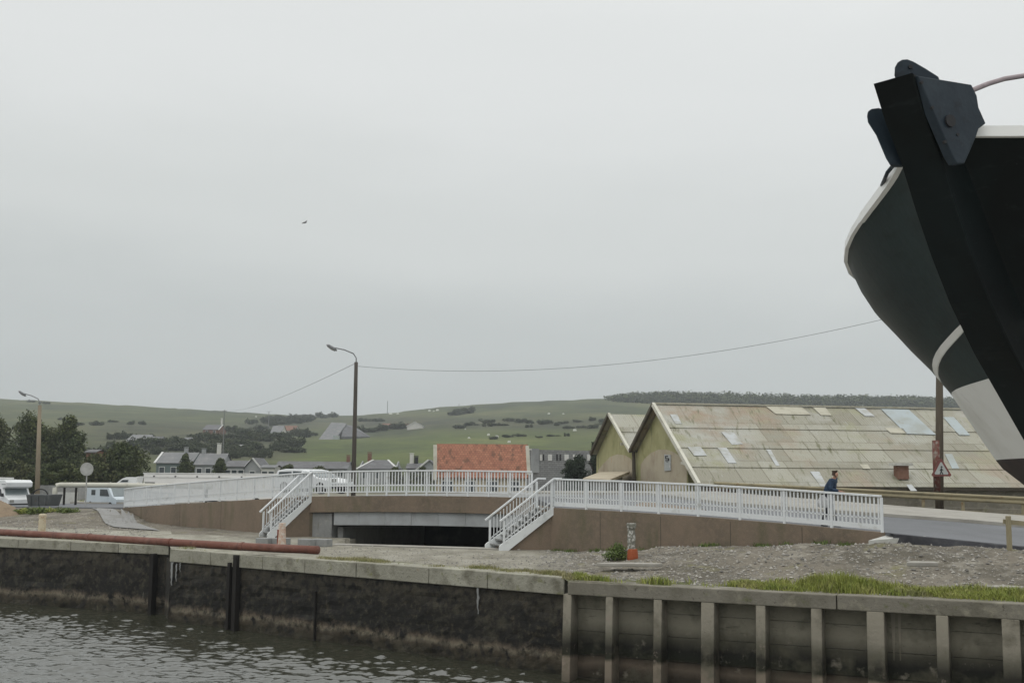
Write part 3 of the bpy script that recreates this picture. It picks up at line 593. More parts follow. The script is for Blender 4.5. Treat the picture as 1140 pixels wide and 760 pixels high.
# path left of the ramp
pp = [Z(95, 569, .25), Z(128, 566, .30), Z(150, 581, .05), Z(178, 590, .06), Z(128, 586, .05), Z(104, 577, .1)]
mb = MB(); L0_, L1_ = [pp[5], pp[4], pp[3]], [pp[0], pp[1], pp[2]]
def along(q, t): t *= 2; i = min(int(t), 1); return q[i].lerp(q[i+1], t-i)
rows = []
for j in range(9):
    rows.append([])
    for i in range(21):
        p = along(L0_, i/20).lerp(along(L1_, i/20), j/8); rows[-1].append(Vector((p.x, p.y, h1(p.x, p.y)+.045)))
mb.grid(rows); tag(mb.build('path', M['pathgrey']), kind='structure')

# ------------------------------------------------------------------ bridge and ramps
BR = thing('road_bridge', 'low bridge span with brown pebbledash edge over a dark opening between two white stairs', 'bridge', (E_C2.x, E_C2.y, 0))
a0 = E_C2; b0 = E_M2; dB = (b0-a0); dBh = Vector((dB.x, dB.y, 0)); nb = Vector((dBh.y, -dBh.x, 0)).normalized()
seg = 10; cb = lambda t: .06*math.sin(math.pi*t)
top = [a0.lerp(b0, i/seg)+Vector((0, 0, cb(i/seg))) for i in range(seg+1)]
def ribbon(mb, line, zt0, zt1, f, b):
    for p, q in zip(line, line[1:]):
        P = lambda v, o, z: Vector((v.x, v.y, v.z+z))+nb*o
        mb.hexa([P(p, f, zt0), P(q, f, zt0), P(q, b, zt0), P(p, b, zt0)], [P(p, f, zt1), P(q, f, zt1), P(q, b, zt1), P(p, b, zt1)])
mb = MB(); ribbon(mb, top, -.70, 0, 0, -.3); mb.build('fascia', M['pebble'], BR)
x1 = lambda px: (ray(px, 575).x/ray(px, 575).y)
def online(px):
    k = x1(px); t = (k*a0.y-a0.x)/((b0.x-a0.x)-k*(b0.y-a0.y)); return a0.lerp(b0, t)
p1, p2 = online(370), ext(a0, b0, .8)
mb = MB(); ln = [p1.lerp(p2, i/8)+Vector((0, 0, cb(.1+.9*i/8))) for i in range(9)]
ribbon(mb, ln, -1.28, -.705, -.12, -.6); mb.build('edge_beam', M['beam'], BR, bevel=.02)
mb = MB(); ribbon(mb, top, -.60, -.03, -.31, -9.6); mb.build('deck', M['conc'], BR)
for k in range(1, 6):
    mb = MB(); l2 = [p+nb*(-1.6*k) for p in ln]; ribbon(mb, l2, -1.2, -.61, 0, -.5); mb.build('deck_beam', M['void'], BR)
pa, pb = online(346), online(367.5); mb = MB()
zf = -3
mb.hexa([Vector((pa.x, pa.y, zf))+nb*-.15, Vector((pb.x, pb.y, zf))+nb*-.15, Vector((pb.x, pb.y, zf))+nb*-9.5, Vector((pa.x, pa.y, zf))+nb*-9.5],
        [Vector((pa.x, pa.y, 1.05))+nb*-.15, Vector((pb.x, pb.y, 1.05))+nb*-.15, Vector((pb.x, pb.y, 1.05))+nb*-9.5, Vector((pa.x, pa.y, 1.05))+nb*-9.5]); mb.build('abutment', M['conc'], BR, bevel=.02)
pc, pd_ = online(370), online(376); mb = MB(); P = lambda v, o, z: Vector((v.x, v.y, z))+nb*o
mb.hexa([P(pc, -.5, -3), P(pd_, -.5, -3), P(pd_, -9, -3), P(pc, -9, -3)], [P(pc, -.5, .44), P(pd_, -.5, .44), P(pd_, -9, .44), P(pc, -9, .44)]); mb.build('bearing_ledge', M['conc'], BR)
mb = MB(); q1, q2 = pa, ext(a0, b0, 3); mb.hexa([P(q1, -9.7, -3), P(q2, -9.7, -3), P(q2, -10.2, -3), P(q1, -10.2, -3)], [P(q1, -9.7, 1.2), P(q2, -9.7, 1.2), P(q2, -10.2, 1.2), P(q1, -10.2, 1.2)]); mb.build('light_block_wall', M['void'], BR)  # added dark wall closing the back so no light gets under the deck
mb = MB()  # right abutment, mostly behind the stair
r1 = Vector((E_C.x+.35, E_C.y+1.4, 0)); mb.hexa([P(r1, .0, -3), P(ext(a0, b0, 3.2), -.2, -3), P(ext(a0, b0, 3.2), -9.6, -3), P(ext(a0, b0, .9), -9.6, -3), P(ext(a0, b0, .9), -.2, -3)],
        [P(r1, .0, 1.45), P(ext(a0, b0, 3.2), -.2, 1.45), P(ext(a0, b0, 3.2), -9.6, 1.45), P(ext(a0, b0, .9), -9.6, 1.45), P(ext(a0, b0, .9), -.2, 1.45)]); mb.build('abutment', M['pebble'], BR)
# sill in front of the opening
ca, cb_ = CHAN
mb = MB(); n_ = Vector(((cb_-ca).y, -(cb_-ca).x, 0)).normalized()
cN = [ca, ext(ca, cb_, 1.2)]
mb.hexa([cN[0]+n_*.0-Vector((0, 0, 2.4)), cN[1]-Vector((0, 0, 2.4)), cN[1]-n_*.5-Vector((0, 0, 2.4)), cN[0]-n_*.5-Vector((0, 0, 2.4))], [cN[0]+Vector((0, 0, .05)), cN[1]+Vector((0, 0, .05)), cN[1]-n_*.5+Vector((0, 0, .05)), cN[0]-n_*.5+Vector((0, 0, .05))])
tag(mb.build('channel_sill', M['pave'], None, origin=tuple(ca), bevel=.03), 'pale concrete sill along the dark opening under the bridge', 'sill')

def rampwall(name, label, line, zb, loc):
    """solid retaining wall following a plan line; line tops are deck heights"""
    mb = MB(); L2 = []
    for i, p in enumerate(line):
        a = line[max(i-1, 0)]; b = line[min(i+1, len(line)-1)]; d = b-a; n = Vector((-d.y, d.x, 0)).normalized(); n = n if n.y > 0 else -n; L2.append(p+n*.3)
    for p, q, p2_, q2_ in zip(line, line[1:], L2, L2[1:]):
        g = lambda v, z: Vector((v.x, v.y, z))
        mb.hexa([g(p, zb), g(q, zb), g(q2_, zb), g(p2_, zb)], [p, q, q2_, p2_])
    o = mb.build(name, M['pebble'], None, origin=loc); tag(o, label, 'retaining wall'); return o
# curved left end
LC = [Vector((E_L.x+1.2, E_L.y+6.5, E_L.z-.35)), Vector((E_L.x+.15, E_L.y+3.2, E_L.z-.15)), Vector((E_L.x-.05, E_L.y+1.2, E_L.z-.04)), E_L, Vector(lerp(E_L, E_C2, .06))]
LC[3] = Vector((E_L.x+.25, E_L.y, E_L.z))
left_line = LC+[lerp(E_L, E_C2, t)+Vector((0, 0, .02*math.sin(math.pi*t))) for t in (.2, .4, .6, .8)]+[E_C2+Vector((0, 0, 0))]
rampwall('ramp_wall', 'long brown pebbledash wall of the left ramp, curved at its far end', left_line, -.3, (E_L.x, E_L.y, 0))
right_line = [lerp(E_C, E_R, t)+Vector((0, 0, .07*math.sin(math.pi*t))) for t in (0, .25, .5, .75, 1)]
rampwall('ramp_wall', 'brown pebbledash wall of the right ramp running from the right stair down to the road', right_line, -.3, (E_C.x, E_C.y, 0))
for wl_, ts, ob in ((('right'), (.18, .385, .60, .80), [o for o in bpy.data.objects if o.name.startswith('ramp_wall')][-1]), ('left', (.15, .38, .60, .82), [o for o in bpy.data.objects if o.name.startswith('ramp_wall')][0])):
    A_, B_ = (E_C, E_R) if wl_ == 'right' else (E_L, E_C2); dj = (B_-A_); dj.z = 0; dj.normalize(); nj = Vector((dj.y, -dj.x, 0)); nj = nj if nj.y < 0 else -nj
    for t in ts:
        p = lerp(A_, B_, t); mb = MB(); q = Vector((p.x, p.y, 0)); b4 = [q-dj*.012-nj*.02, q+dj*.012-nj*.02, q+dj*.012+nj*.004, q-dj*.012+nj*.004]
        mb.hexa([v-Vector((0, 0, .2)) for v in b4], [v+Vector((0, 0, p.z-.02)) for v in b4]); mb.build('joint', M['darkverge'], ob)
# landings fill behind corner
mb = MB(); g = lambda x, y, z: Vector((x, y, z))
mb.hexa([g(E_M2.x-.1, E_M2.y, -.2), g(E_C.x+.01, E_C.y+.02, -.2), g(E_C.x+6, E_C.y+.5, -.2), g(E_M2.x+4, E_M2.y+4, -.2)],
        [g(E_M2.x-.1, E_M2.y, E_C.z-.01), g(E_C.x+.01, E_C.y+.02, E_C.z-.01), g(E_C.x+6, E_C.y+.5, E_C.z-.05), g(E_M2.x+4, E_M2.y+4, E_M2.z-.05)])
tag(mb.build('stair_landing', M['pebble'], None, origin=(E_C.x, E_C.y, 0)), 'brown landing block at the head of the right white stair', 'landing')

# ------------------------------------------------------------------ railings
def railing(label, line, bay, nbal, h=1.08, loc=None, kick=True, mid=False, post=.075, endpost=True):
    t_ = thing('railing', label, 'railing', loc or (line[0].x, line[0].y, line[0].z))
    cum = [0]
    for a, b in zip(line, line[1:]): cum.append(cum[-1]+(b-a).length)
    def at(s):
        s = max(0, min(cum[-1], s))
        for i in range(len(line)-1):
            if s <= cum[i+1]+1e-9: return line[i].lerp(line[i+1], (s-cum[i])/(cum[i+1]-cum[i]))
        return line[-1]
    n = max(1, round(cum[-1]/bay)); Z_ = Vector((0, 0, 1))
    for i in range(n+1):
        p = at(cum[-1]*i/n); mb = MB(); q = at(cum[-1]*i/n+.05)-at(cum[-1]*i/n-.05); a = math.atan2(q.y, q.x)
        mb.box((p.x, p.y, p.z+h/2-.02), (post, post*.8, h-.04), a); mb.build('post', M['rail'], t_)
    mb = MB()
    for a, b in zip(line, line[1:]): mb.bar(a+Z_*h, b+Z_*h, .10, .065)
    mb.build('top_rail', M['rail'], t_, bevel=.012)
    for i in range(n):
        mb = MB(); a, b = at(cum[-1]*i/n), at(cum[-1]*(i+1)/n); d = b-a; d1 = d.normalized(); a_, b_ = a+d1*post*.5, b-d1*post*.5
        if kick: mb.bar(a_+Z_*.15, b_+Z_*.15, .03, .16); lo = .23
        else: mb.bar(a_+Z_*.18, b_+Z_*.18, .05, .05); lo = .2
        if mid: mb.bar(a_+Z_*mid, b_+Z_*mid, .055, .07)
        else: mb.bar(a_+Z_*.40, b_+Z_*.40, .03, .035)
        ang = math.atan2(d.y, d.x)
        for k in range(nbal):
            p = a.lerp(b, (k+.75)/(nbal+.5)); mb.box((p.x, p.y, p.z+(lo+h)/2-.02), (.045, .03, h-lo-.03), ang)
        mb.build('baluster_panel', M['rail'], t_)
    return t_
mid_line = [p for p in top]; 
railing('white railing along the level bridge span between the two stairs', mid_line, 1.0, 6, loc=(E_C2.x, E_C2.y, E_C2.z), kick=False, mid=.46)
railing('white railing descending the right ramp towards the road', [p+Vector((.05, .05, 0)) for p in right_line], 1.66, 12)
railing('long white railing on the left ramp, curving away at its far end', [p+Vector((.05, .05, 0)) for p in left_line], 1.7, 12)

# ------------------------------------------------------------------ white stairs
def stair(label, top_near, top_far, bot_near, width_vec, zt, n=9, loc=None):
    t_ = thing('staircase', label, 'stairs', (bot_near.x, bot_near.y, 0)); w_ = width_vec; tn = top_near; bn = bot_near
    dv = (Vector((tn.x, tn.y, zt))-Vector((bn.x, bn.y, .05)))
    b0_, t0_ = Vector((bn.x, bn.y, .05)), Vector((tn.x, tn.y, zt)); Zv = Vector((0, 0, 1)); hd = Vector((dv.x, dv.y, 0)).normalized()
    for s in (0, 1):
        o = w_*s; mb = MB()
        mb.hexa([b0_+o-hd*.12-Zv*.06, b0_+o+hd*.16-Zv*.06, t0_+o+hd*.10-Zv*.19, t0_+o-hd*.02-Zv*.10], [p+w_.normalized()*.05*(1 if s else 1) for p in [b0_+o-hd*.12-Zv*.06, b0_+o+hd*.16-Zv*.06, t0_+o+hd*.10-Zv*.19, t0_+o-hd*.02-Zv*.10]])
        mb2 = MB(); lo = [b0_+o-hd*.14-Zv*.05, b0_+o+hd*.20-Zv*.05, t0_+o+hd*.06-Zv*.24, t0_+o+hd*.06+Zv*.05, b0_+o-hd*.10+Zv*.16, b0_+o-hd*.14+Zv*.1]
        mb2.prism(lo, w_.normalized()*(.06 if s == 0 else -.06)); mb2.build('stringer', M['stairpaint'], t_)
        mb = MB(); mb.bar(b0_+o-hd*.14+Zv*1.03, t0_+o+hd*.04+Zv*1.10, .09, .07); mb.bar(t0_+o+hd*.04+Zv*1.10, t0_+o+hd*.35+Zv*1.09, .09, .07); mb.build('handrail', M['rail'], t_, bevel=.012)
        mb = MB(); off = w_.normalized()*(.03 if s == 0 else -.03)
        for k in range(15):
            p = b0_.lerp(t0_, (k+.5)/15)+o+off; mb.box((p.x, p.y, p.z+.52), (.03, .03, .98), math.atan2(hd.y, hd.x))
        mb.bar(b0_+o+off+Zv*.30, t0_+o+off+Zv*.26, .03, .04); mb.build('baluster_panel', M['rail'], t_)
        for q in (0.02, .985):
            mb = MB(); p = b0_.lerp(t0_, q)+o+off; mb.box((p.x, p.y, p.z+.46), (.075, .06, 1.1), math.atan2(hd.y, hd.x)); mb.build('post', M['rail'], t_)
    for k in range(n):
        p = b0_.lerp(t0_, (k+.8)/n); mb = MB(); c_ = p+w_*.5; wl = w_.length-.13
        mb.bar(c_-w_.normalized()*wl/2, c_+w_.normalized()*wl/2, .30, .045, side=hd); mb.build('step', M['conc'], t_)
    return t_
def mkstair(label, corner, px_b, py_b, pxf):
    bn = Z(px_b, py_b, 0); sv = Vector((corner.x-bn.x, corner.y-bn.y, 0)); pr = Vector((-sv.y, sv.x, 0)).normalized()*1.15
    if pr.y < 0: pr = -pr
    pr = Vector((-.58, .99, 0))
    fr_ = Vector((sv.x, sv.y, 0)).normalized(); out_ = -pr.normalized()*.09
    stair(label, corner+out_, None, bn+out_, pr, corner.z)
    # masonry wedge below
    mb = MB(); n2 = pr; z0 = -.3
    A = [Vector((bn.x, bn.y, z0))+sv*.13, Vector((corner.x, corner.y, z0)), Vector((corner.x, corner.y, corner.z-.22)), Vector((bn.x, bn.y, -.02))+sv*.13]
    mb.prism([p+pr.normalized()*.0 for p in A], pr*.98+Vector((0, 0, 0)))
    tag(mb.build('stair_plinth', M['pebble'], None, origin=(bn.x, bn.y, 0)), label.replace('white staircase with', 'brown pebbledash wedge under the stair with').split(' going')[0]+(' near the right ramp' if px_b > 400 else ' near the left ramp'), 'plinth')
mkstair('white staircase with steep handrails going down from the right end of the bridge', E_C, 559, 612.5, 540)
mkstair('white staircase with steep handrails going down from the left end of the bridge', E_C2, 300, 598.5, 283)

# low grey blocks at the foot of the left stair
for i, (pa_, pb_) in enumerate(((286, 300), (302, 320), (334, 347), (349, 366))):
    a, b = Z(pa_, 607.5 if pa_ > 330 else 606.5), Z(pb_, 608.3 if pa_ > 330 else 607); mb = MB(); d = b-a
    mb.box(((a.x+b.x)/2, (a.y+b.y)/2+.2, .13), (d.length, .4, .30), math.atan2(d.y, d.x))
    tag(mb.build('kerb_block', M['conc'], None, origin=((a.x+b.x)/2, (a.y+b.y)/2, 0), bevel=.03), ['grey kerb block at the foot of the left stair, leftmost of the four', 'grey kerb block left of the pink bollard, second from the left', 'grey kerb block right of the pink bollard below the ramp corner', 'grey kerb block nearest the dark opening under the bridge'][i], 'kerb block', 'grey kerb blocks below the left stair')

# red-brown pipe lying on the quay
pz = [Z(-60, 589, .14), Z(0, 592, .14), Z(100, 598, .14), Z(190, 603.5, .14), Z(270, 608, .14), Z(354, 612, .14)]
pz = [pz[0], pz[1], pz[2]+Vector((0, 0, .0)), pz[3], pz[4], pz[5]]
mb = MB(); mb.tube([lerp(pz[i], pz[i+1], t) for i in range(5) for t in (0, .5)]+[pz[-1]], .145, 14)
PI_ = thing('pipe', 'long red brown steel pipe lying along the quay edge at left', 'pipe', tuple(pz[1])); mb.build('pipe_run', M['rustpipe'], PI_, smooth=True)
for i in (2, 3, 4):
    mb = MB(); d = (pz[i+1]-pz[i]).normalized(); mb.tube([pz[i]-d*.05, pz[i]+d*.05], .165, 14); mb.build('weld_collar', M['rustpipe'], PI_)

# bollards
def bollard(label, px, py_top, py_b, wpx, m, z=0, capm=None, neck=True):
    b = Z(px, py_b, z); h = zat(px, py_top, b.y)-z; r = wpx/2*b.y/F; t_ = thing('bollard', label, 'bollard', tuple(b)); b = Vector((b.x, b.y, z))
    mb = MB(); pr = [(0, 1.08), (.05, 1.08), (.08, 1.0), (.62, .96), (.70, .9), (.78, 1.0), (.92, 1.04), (.98, .9), (1, .55)] if neck else [(0, 1.1), (.6, .92), (1, .85)]
    mb.tube([b+Vector((0, 0, h*q)) for q, _ in pr], [r*s for _, s in pr], 16); mb.build('shaft', m, t_, smooth=False)
    return t_, b, h, r
t_, b, h, r = bollard('cream weathered bollard standing behind the pipe at far left', 46.5, 571.5, 592, 8, M['bollardcream'])
t_, b, h, r = bollard('pink and white flaking bollard beside the foot of the left stair', 313.5, 582, 607.5, 9, M['bollardpink'], neck=False)
mb = MB(); mb.tube([b+Vector((-r*.8, -.05, 0)), b+Vector((-r*.8, -.05, h*.72))], r*.32, 8); mb.build('side_pipe', M['bollardred'], t_)
# mooring post
b = hit(703, 622, 28, 44)-Vector((0, 0, .02)); t_ = thing('bollard', 'flaking white post with orange painted foot on the stony ground', 'bollard', tuple(b)); h = zat(703, 582, b.y)-b.z; s_ = b.y/F
mb = MB(); mb.tube([b+Vector((0, 0, q*h)) for q in (0, .3, .31, .55, .86, .87, .98, 1.0)], [s_*5.2, s_*5, s_*4.2, s_*4.5, s_*3.9, s_*5.2, s_*5.4, s_*4.6], 8); mb.build('shaft', M['bollardstone'], t_)
mb = MB(); mb.tube([b+Vector((.03, -.05, q)) for q in (-.05, .08, .26, .34)], [s_*5.8, s_*6.2, s_*5.6, s_*5.0], 12); mb.build('orange_foot', M['orange'], t_)

# ------------------------------------------------------------------ gravel, grass, weeds
def blades(name, pts, m, hmin, hmax, wd, lean=.5, per=1, label=None, cat=None, kind=None, spread=.06):
    vs = []; fs = []; rnd = np.random.RandomState(len(pts))
    for (x, y, z, sc) in pts:
        for _ in range(per):
            a = rnd.uniform(0, 6.283); b = rnd.uniform(0, 6.283); h = rnd.uniform(hmin, hmax)*sc; w_ = wd*rnd.uniform(.6, 1.3); ln_ = lean*rnd.uniform(.1, 1)*h
            ox, oy = x+rnd.normal(0, spread), y+rnd.normal(0, spread); c_, s_2 = math.cos(a)*w_, math.sin(a)*w_; lx, ly = math.cos(b)*ln_, math.sin(b)*ln_; i = len(vs)
            vs += [(ox-c_, oy-s_2, z-.02), (ox+c_, oy+s_2, z-.02), (ox+c_*.7+lx*.4, oy+s_2*.7+ly*.4, z+h*.6), (ox-c_*.7+lx*.4, oy-s_2*.7+ly*.4, z+h*.6), (ox+lx, oy+ly, z+h)]
            fs += [(i, i+1, i+2, i+3), (i+3, i+2, i+4)]
    me = bpy.data.meshes.new(name); me.from_pydata(vs, [], fs); me.materials.append(m); o = bpy.data.objects.new(name, me); C.objects.link(o); return tag(o, label, cat, None, kind)
def scatter(px0, px1, n, d0, d1, dens=None, seed=0):
    rnd = np.random.RandomState(seed); px = rnd.uniform(px0, px1, n); k = np.array([ray(p, 620).x/ray(p, 620).y for p in px]); yf = np.interp(k, FK, FY); dq = rnd.uniform(d0, d1, n)
    y = yf+.35+dq; x = k*y; z = H(x, y); nn = vnoise(x, y, 1.3)+.6*vnoise(x, y, 4.1); keep = np.ones(n, bool) if dens is None else (rnd.uniform(0, 1, n) < dens(px, dq, nn))
    return list(zip(x[keep], y[keep], z[keep], .75+.35*nn[keep])), px[keep], dq[keep]
def gr(px, dq, nn):
    lim = np.interp(px, [655, 700, 745, 790, 820, 860, 900, 940, 990, 1050, 1090, 1140, 1300], [.3, .4, 1.1, .25, .7, 1.3, 1.9, 2.3, 2.1, 1.2, 1.5, 2.2, 1.9]); return np.clip((lim-dq+.7*nn)*1.3, 0, 1)*np.clip(.45+.9*nn, .05, 1)
pt, px_, dq_ = scatter(640, 1260, 24000, 0, 3.6, gr, 1)
tall = [(x, y, z, s*(.50+1.25*math.exp(-((p-940)/42)**2)*(1.0 if q > .4 else .6)+.45*math.exp(-((p-745)/40)**2)+.35*math.exp(-((p-1125)/30)**2))) for (x, y, z, s), p, q in zip(pt, px_, dq_)]
blades('dry_grass', [t for i, t in enumerate(tall) if i % 3 == 0 and math.sin(t[0]*2.1)+math.sin(t[0]*5.3+t[1]*3) > -.2], M['drygrass'], .12, .36, .012, .95, 3, kind='stuff', label='straw coloured blades mixed through the right quay grass', cat='grass')
blades('grass', [t for i, t in enumerate(tall) if math.sin(t[0]*1.7+1)+math.sin(t[0]*3.9+t[1]*2.2) > -1.15], M['grass'], .12, .38, .013, .8, 5, kind='stuff', label='green and straw coloured grass along the right quay edge', cat='grass')
pt, px_, dq_ = scatter(885, 1000, 2600, .35, 1.9, lambda px, dq, nn: np.clip(1.25-((px-940)/52)**2-((dq-1.0)/.8)**2+.4*nn, 0, 1), 21)
blades('tall_grass', [(x, y, z, s*(.55+.75*math.exp(-((p-935)/32)**2))) for (x, y, z, s), p in zip(pt, px_)], M['grass'], .25, .62, .012, .55, 4, kind='stuff', label='tall grass clump rising above the right quay edge', cat='grass')
pt, px_, dq_ = scatter(355, 660, 5200, 0, 1.9, lambda px, dq, nn: np.clip((np.interp(px, [355, 380, 430, 470, 520, 600, 660], [.8, 1.4, 1.2, .5, .9, 1.3, .4])-dq+.4*nn)*1.5, 0, 1)*np.clip(.4+.6*nn, 0, 1), 2)
blades('grass', pt, M['drygrass'], .05, .15, .010, .8, 5, kind='stuff', label='short dry grass along the middle of the quay edge', cat='grass')
# tufts along the wall feet and on the apron edge at left
pt, px_, dq_ = scatter(-30, 300, 900, 0, .7, lambda px, dq, nn: np.clip(nn-.2, 0, 1)*.7, 4)
blades('grass', pt, M['drygrass'], .05, .12, .012, .8, 4, kind='stuff', label='sparse tufts beside the red brown pipe', cat='grass')
rnd = np.random.RandomState(8); tp = []
for _ in range(900):
    t = rnd.uniform(.02, .98); p = lerp(E_C, E_R, t); q = p+Vector((-.7, -.75, 0)).normalized()*rnd.uniform(.05, .5)
    if math.sin(t*37)+math.sin(t*83) > .3: tp.append((q.x, q.y, h1(q.x, q.y), rnd.uniform(.4, 1.0)))
blades('grass', tp, M['weed'], .06, .2, .012, .8, 3, kind='stuff', label='weeds along the foot of the right ramp wall', cat='weeds')
def stones(name, n, px0, px1, d0, d1, smin, smax, seed, label, m='stone', dens=None):
    pt, _, _ = scatter(px0, px1, n, d0, d1, dens, seed); vs = []; fs = []; rnd = np.random.RandomState(seed)
    octv = [(1, 0, 0), (0, 1, 0), (-1, 0, 0), (0, -1, 0), (0, 0, 1), (0, 0, -1)]; of = [(0, 1, 4), (1, 2, 4), (2, 3, 4), (3, 0, 4), (1, 0, 5), (2, 1, 5), (3, 2, 5), (0, 3, 5)]
    for x, y, z, _ in pt:
        _, T, _ = roadpos(np.array([x]), np.array([y]))
        if T[0] > -.3: continue
        s = smin*(smax/smin)**(rnd.uniform()**2.2); i = len(vs); a = rnd.uniform(0, 6.28); sq = rnd.uniform(.4, .8)
        for v in octv:
            j = rnd.uniform(.7, 1.2); vx, vy, vz = v[0]*s*j, v[1]*s*j*rnd.uniform(.6, 1), v[2]*s*sq; vs.append((x+vx*math.cos(a)-vy*math.sin(a), y+vx*math.sin(a)+vy*math.cos(a), z+vz+s*.1))
        fs += [tuple(i+q for q in f) for f in of]
    me = bpy.data.meshes.new(name); me.from_pydata(vs, [], fs); me.materials.append(M[m]); o = bpy.data.objects.new(name, me); C.objects.link(o); tag(o, label, 'stones', None, 'stuff')
stones('gravel', 9500, 600, 1200, .6, 12, .012, .085, 11, 'pale loose stones over the ground below the right ramp')
stones('gravel', 1600, 360, 640, .5, 8, .012, .06, 12, 'small stones in front of the bridge')
stones('gravel', 1300, -30, 170, 1, 14, .02, .09, 13, 'stones scattered over the apron at left')
# flat broken slabs in the stony ground
for i, (px, py, wd, lb) in enumerate(((700, 625.5, 1.9, 'long pale broken slab at the foot of the orange footed post'), (775, 605, 1.9, 'pale broken slab on the crest of the stony ground'), (1118, 651, .9, 'pale slab among the grass near the right edge'), (1027, 624, .8, 'small grey slab on the stony ground at right'))):
    p = Z(px, py, .1); z = h1(p.x, p.y); p = Z(px, py, z)-Vector((0, 0, .05)); mb = MB(); q = random.Random(i); poly = []
    for k in range(9):
        a = -2*math.pi*k/9; poly.append(p+Vector((math.cos(a)*wd/2*q.uniform(.8, 1.1), -math.sin(a)*.25*q.uniform(.7, 1.2), -.07)))
    poly.reverse(); mb.prism(poly, (0, .0, .10)); tag(mb.build('broken_slab', M['pave'], None, origin=tuple(p), bevel=.02), lb, 'slab')

# ------------------------------------------------------------------ foliage
def leaf_cloud(blobs, n, size, seed=0, shell=.55, flat=1.0):
    rnd = np.random.RandomState(seed); bl = np.array([b[:6] if len(b) >= 6 else list(b[:3])+[b[3]]*3 for b in blobs], float)
    vol = bl[:, 3]*bl[:, 4]*bl[:, 5]; pr = vol**.75/np.sum(vol**.75); ids = rnd.choice(len(bl), n, p=pr)
    d = rnd.normal(0, 1, (n, 3)); d /= np.linalg.norm(d, axis=1)[:, None]; rr_ = (shell+(1-shell)*rnd.uniform(0, 1, n)**.6)*rnd.uniform(.82, 1.10, n)
    c = bl[ids, :3]+d*bl[ids, 3:6]*rr_[:, None]
    nrm_ = d+rnd.normal(0, .7, (n, 3)); nrm_ /= np.linalg.norm(nrm_, axis=1)[:, None]
    a = np.cross(nrm_, rnd.normal(0, 1, (n, 3))); a /= np.linalg.norm(a, axis=1)[:, None]; b = np.cross(nrm_, a)
    s = size*rnd.uniform(.5, 1.3, n)[:, None]
    v = np.stack([c-a*s, c-b*s*.6, c+a*s, c+b*s*.6], 1).reshape(-1, 3); return v
def quads_mesh(name, v, m):
    me = bpy.data.meshes.new(name); n = len(v)//4; me.vertices.add(len(v)); me.vertices.foreach_set('co', v.ravel()); me.loops.add(n*4); me.loops.foreach_set('vertex_index', np.arange(n*4))
    me.polygons.add(n); me.polygons.foreach_set('loop_start', np.arange(0, n*4, 4)); me.polygons.foreach_set('loop_total', np.full(n, 4)); me.update(calc_edges=True); me.materials.append(m); return me
def crown_blobs(w_, h_, n, seed, taper=.5, z0=.15):
    r = random.Random(seed); bl = []; base = min(w_, h_)*.5
    for i in range(n):
        q = ((i+.5)/n)**.85; z = h_*(z0+(1-z0)*q); env = (1-taper*q)*math.sqrt(max(.04, 1-max(0, (q-.35)/.65)**2.2)); a = r.uniform(0, 6.28)
        s = base*r.uniform(.30, .50)*(1-.25*q); rad = max(0, w_/2*env*math.sqrt(r.uniform(.05, 1))-s*.55)
        bl.append((math.cos(a)*rad, math.sin(a)*rad*.8, max(s*.4, z-s*.8), s*1.1, s, s*r.uniform(.8, 1.2)))
    return bl
def tree(name, label, cat, px, py_top, d, wpx, m, n=5000, size=.22, seed=0, group=None, taper=.5, trunk=True, z0=.08, nb=40, yb=None):
    p0 = D(px, py_top, d); zb = h1(p0.x, p0.y) if yb is None else yb; h_ = p0.z-zb; w_ = wpx*d/F
    t_ = thing(name, label, cat, (p0.x, p0.y, zb), group); me = quads_mesh('crown', leaf_cloud(crown_blobs(w_, h_, nb, seed, taper*.4, z0), int(n*1.8), size*.82, seed), m)
    o = bpy.data.objects.new('crown', me); C.objects.link(o); o.parent = t_
    if trunk:
        mb = MB(); b = Vector((p0.x, p0.y, zb)); r = max(.08, h_*.022); rn = random.Random(seed)
        mb.tube([b-Vector((0, 0, .3)), b+Vector((.1, 0, h_*.35)), b+Vector((-.1, .1, h_*.8))], [r, r*.7, r*.2], 7)
        for _ in range(7):
            q = rn.uniform(.25, .7); a = rn.uniform(0, 6.28); s = b+Vector((0, 0, h_*q)); mb.tube([s, s+Vector((math.cos(a)*w_*.16, math.sin(a)*w_*.16, h_*.09)), s+Vector((math.cos(a)*w_*.34, math.sin(a)*w_*.34, h_*.2))], [r*.4, r*.25, r*.1], 5)
        mb.build('trunk', M['bark'], t_)
    return t_
tree('broadleaf_tree', 'tall dark tree cut by the left edge of the photo', 'tree', -6, 460, 165, 66, M['leafmid'], 6500, .24, 1)
tree('broadleaf_tree', 'tall bushy tree directly behind the left lamp post', 'tree', 33, 460, 160, 64, M['leafdark'], 7000, .24, 2, taper=.35)
tree('broadleaf_tree', 'tall slimmer tree just right of the left lamp post', 'tree', 78, 461, 162, 56, M['leafdark'], 6500, .24, 3, taper=.4)
tree('broadleaf_tree', 'small tree filling the gap low between the two tall left trees', 'tree', 56, 476, 170, 50, M['leafmid'], 4000, .24, 4)
tree('round_bush', 'broad dark green bush mass right of the round sign', 'bush', 137, 491, 140, 80, M['leafdark'], 7500, .20, 5, taper=.2, trunk=False, z0=0)
tree('round_bush', 'dark bush behind the round sign at left', 'bush', 106, 505, 138, 60, M['leafmid'], 4500, .20, 6, taper=.2, trunk=False, z0=0)
tree('round_bush', 'low green hedge behind the camper van at far left', 'bush', 14, 510, 135, 90, M['leafmid'], 6000, .20, 7, taper=.1, trunk=False, z0=0)
tree('round_bush', 'low green bush between the lamp post and the round sign', 'bush', 66, 512, 130, 70, M['leafdark'], 5000, .20, 8, taper=.1, trunk=False, z0=0)
